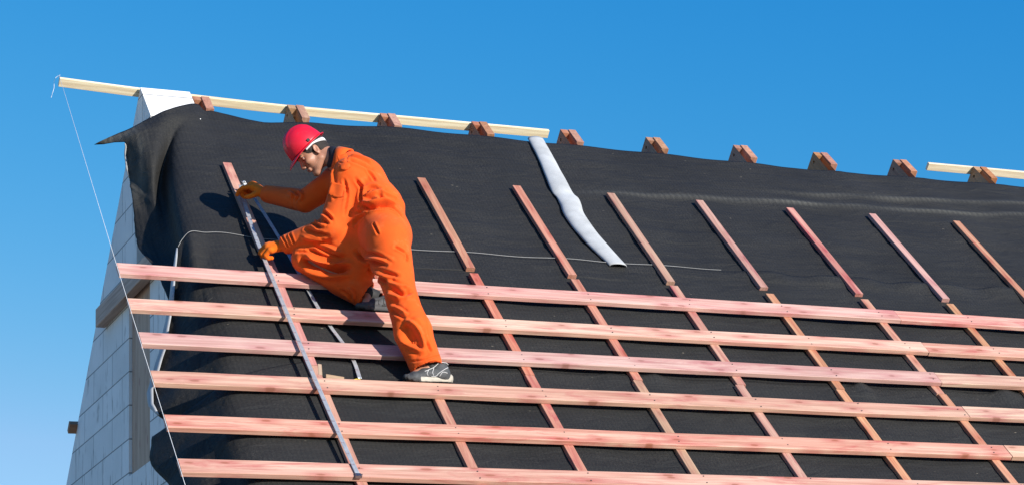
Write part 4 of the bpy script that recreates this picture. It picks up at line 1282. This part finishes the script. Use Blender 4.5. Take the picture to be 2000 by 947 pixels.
# --- gloves: knitted, five separate fingers closed on the tape
def glove(name, wrist, K, f_, n_, thumb_side, curl, spread=.0265, fl=1.15):
    """K knuckle centre, f_ towards the fingers, n_ out of the back of the hand, thumb_side +1/-1 along n x f"""
    f_ = unit(f_); n_ = unit(n_-np.dot(n_, f_)*f_); l_ = np.cross(n_, f_)*thumb_side
    g_ = Field(np.minimum(wrist, K)-.14, np.maximum(wrist, K)+.14, .0032)
    bk = -unit(K-wrist)
    g_.cone(wrist-bk*.0-f_*.0, K-f_*.01, .038, .038, .01, flat=n_, fs=1.2)
    g_.cone(K+l_*.040-f_*.012, K-l_*.040-f_*.012, .0205, .0195, .012)
    g_.cone(wrist+(K-wrist)*.35+l_*.020, K+l_*.036-f_*.02, .026, .022, .012)
    g_.cone(wrist+(K-wrist)*.35-l_*.016, K-l_*.036-f_*.02, .026, .021, .012)
    g_.cone(wrist+bk*.050, wrist-bk*.006, .043, .040, .006, flat=n_, fs=1.1)
    for i in range(4):
        off = (1.5-i)*spread
        L_ = (1.0, 1.08, 1.02, .84)[i]*fl
        p = K+l_*off+f_*(.004, .010, .007, -.004)[i]
        ang = 0
        for sgm, (ln, r) in enumerate(((.042, .0155), (.028, .0145), (.022, .013))):
            ang += curl[i][sgm]
            dr = f_*math.cos(math.radians(ang))-n_*math.sin(math.radians(ang))
            q = p+dr*ln*L_
            g_.cone(p, q, r*1.03, r, .004); p = q
    th = wrist+(K-wrist)*.40+l_*.028-n_*.008
    d1 = unit(l_*.62+f_*.62-n_*.42); d2 = unit(l_*.05+f_*.80-n_*.65); d3 = unit(-l_*.25+f_*.85-n_*.5)
    p1 = th+d1*.038; p2 = p1+d2*.030; p3 = p2+d3*.022
    g_.cone(th, p1, .0205, .0175, .010).cone(p1, p2, .017, .0155, .004).cone(p2, p3, .0152, .0135, .004)
    v_, f2 = g_.mesh(); v_ = smooth_verts(v_, f2, 1, .4)
    # knitted ribs at the wrist
    nr_ = vnormals(v_, f2)
    ax = unit(wrist-K); s_ = (v_-wrist)@ax
    ea = unit(np.cross(ax, n_)); eb = np.cross(ax, ea)
    an = np.arctan2((v_-wrist)@eb, (v_-wrist)@ea)
    v_ = v_ + nr_*((s_ > -.012)*.0014*np.sin(an*26))[:, None]
    return mesh_obj(name, v_, f2, M['glove'], person, None, True)
for gl in GLOVES: glove('glove', *gl)

# --- shoes
def shoe(heel, toe, up, light):
    x = unit(toe-heel); up = unit(up-np.dot(up, x)*x); y = np.cross(up, x)
    S3 = np.stack([x, y, up], 1)
    def sp(p): return heel + S3 @ np.asarray(p, float)
    F_ = Field((-.04, -.075, -.005), (.31, .075, .15), .0036)
    F_.ell((.045, 0, .050), (.048, .036, .055), .01)
    F_.cone((.045, 0, .055), (.215, 0, .036), .040, .034, .03, flat=(0, 0, 1), fs=1.05)
    F_.ell((.225, 0, .030), (.052, .041, .030), .02)
    F_.cone((.055, 0, .060), (.050, 0, .112), .040, .042, .02, flat=(0, 1, 0), fs=1.15, cut=True)
    F_.cone((.095, 0, .075), (.160, 0, .058), .026, .030, .03)
    F_.cone((.052, 0, .095), (.048, 0, .130), .030, .036, .004, sub=True)
    F_.half((0, 0, .016), (0, 0, -1))
    v_, f2 = F_.mesh(); v_ = smooth_verts(v_, f2, 1, .4)
    so = mesh_obj('shoe', [sp(p) for p in v_], f2, M['shoe'], person, None, True)
    pw = np.array(so.location)+W0
    # sole: outline extruded, tread blocks cut into its edge
    out = []
    N = 60
    for k in range(N):
        a = 2*PI*k/N; c, s = math.cos(a), math.sin(a)
        xx = .133+.150*c; wd = .034+.010*sstep(.12, .22, xx)
        out.append((xx, wd*math.copysign(abs(s)**.7, s)))
    vs, fs, mi = [], [], []
    lv = [(.0, .90), (.004, 1.0), (.014, 1.03), (.024, 1.03), (.030, .98)]
    for li, (z, sc_) in enumerate(lv):
        for k, (xx, yy) in enumerate(out):
            hl = .020*sstep(.09, -.01, xx) + .004*sstep(.20, .28, xx)
            toe_up = .018*sstep(.20, .29, xx)**2
            tr = (.88 if (k % 3 == 0 and li <= 1) else 1.0)
            vs.append((.133+(xx-.133)*sc_*tr, yy*sc_*tr, z*(1+ (hl/.030 if li >= 2 else 0)) + toe_up))
    for li in range(len(lv)-1):
        for k in range(N):
            a, b = li*N+k, li*N+(k+1) % N
            fs.append((a, b, b+N, a+N)); mi.append(1 if (li < 1) or out[k][0] > .20 else 0)
    fs.append(tuple(range(N-1, -1, -1))); mi.append(1)
    fs.append(tuple((len(lv)-1)*N+k for k in range(N))); mi.append(0)
    s1 = mesh_obj('sole', [sp(p) for p in vs], fs, [M['sole'] if light else M['sole_dark'], M['sole_dark']], None, None, True, mi)
    s1.parent = so; s1.location = -pw
    # white piping over the upper, snapped to its surface
    for line in (((.02, .085), (.05, .070), (.085, .048), (.10, .034), (.13, .032)), ((.075, .112), (.105, .088), (.14, .072), (.17, .060)),
                 ((.03, .050), (.06, .055), (.08, .030)), ((.105, .090), (.12, .055), (.115, .036)), ((.14, .074), (.155, .05), (.15, .036)), ((.01, .105), (.04, .118), (.075, .116))):
        for sd in (1, -1):
            pts_ = []
            for px, pz in cr([np.array((a, b)) for a, b in line], 5):
                cand = v_[(np.abs(v_[:, 0]-px) < .006) & (np.abs(v_[:, 2]-pz) < .006) & (v_[:, 1]*sd > 0)]
                if len(cand): pts_.append((px, (cand[:, 1]*sd).max()*sd+sd*.0005, pz))
            if len(pts_) > 3:
                a, b = tube_geo(pts_, .0026, 6)
                o = mesh_obj('piping', [sp(p) for p in a], b, M['piping'] if light else M['sole_dark'], None, None, True); o.parent = so; o.location = -pw
    return so
for sh_ in SHOES: shoe(*[np.array(q) if not isinstance(q, bool) else q for q in sh_])
for s_ in 'LR':
    a, b = J['ank'+s_]+(J['knee'+s_]-J['ank'+s_])*.16, J['ank'+s_]+(J['heel'+s_]-J['ank'+s_])*.35
    vs, fs = tube_geo([a, (a+b)/2, b], [.052, .050, .047], 14)
    mesh_obj('sock', vs, fs, M['dark'], person, None, True)
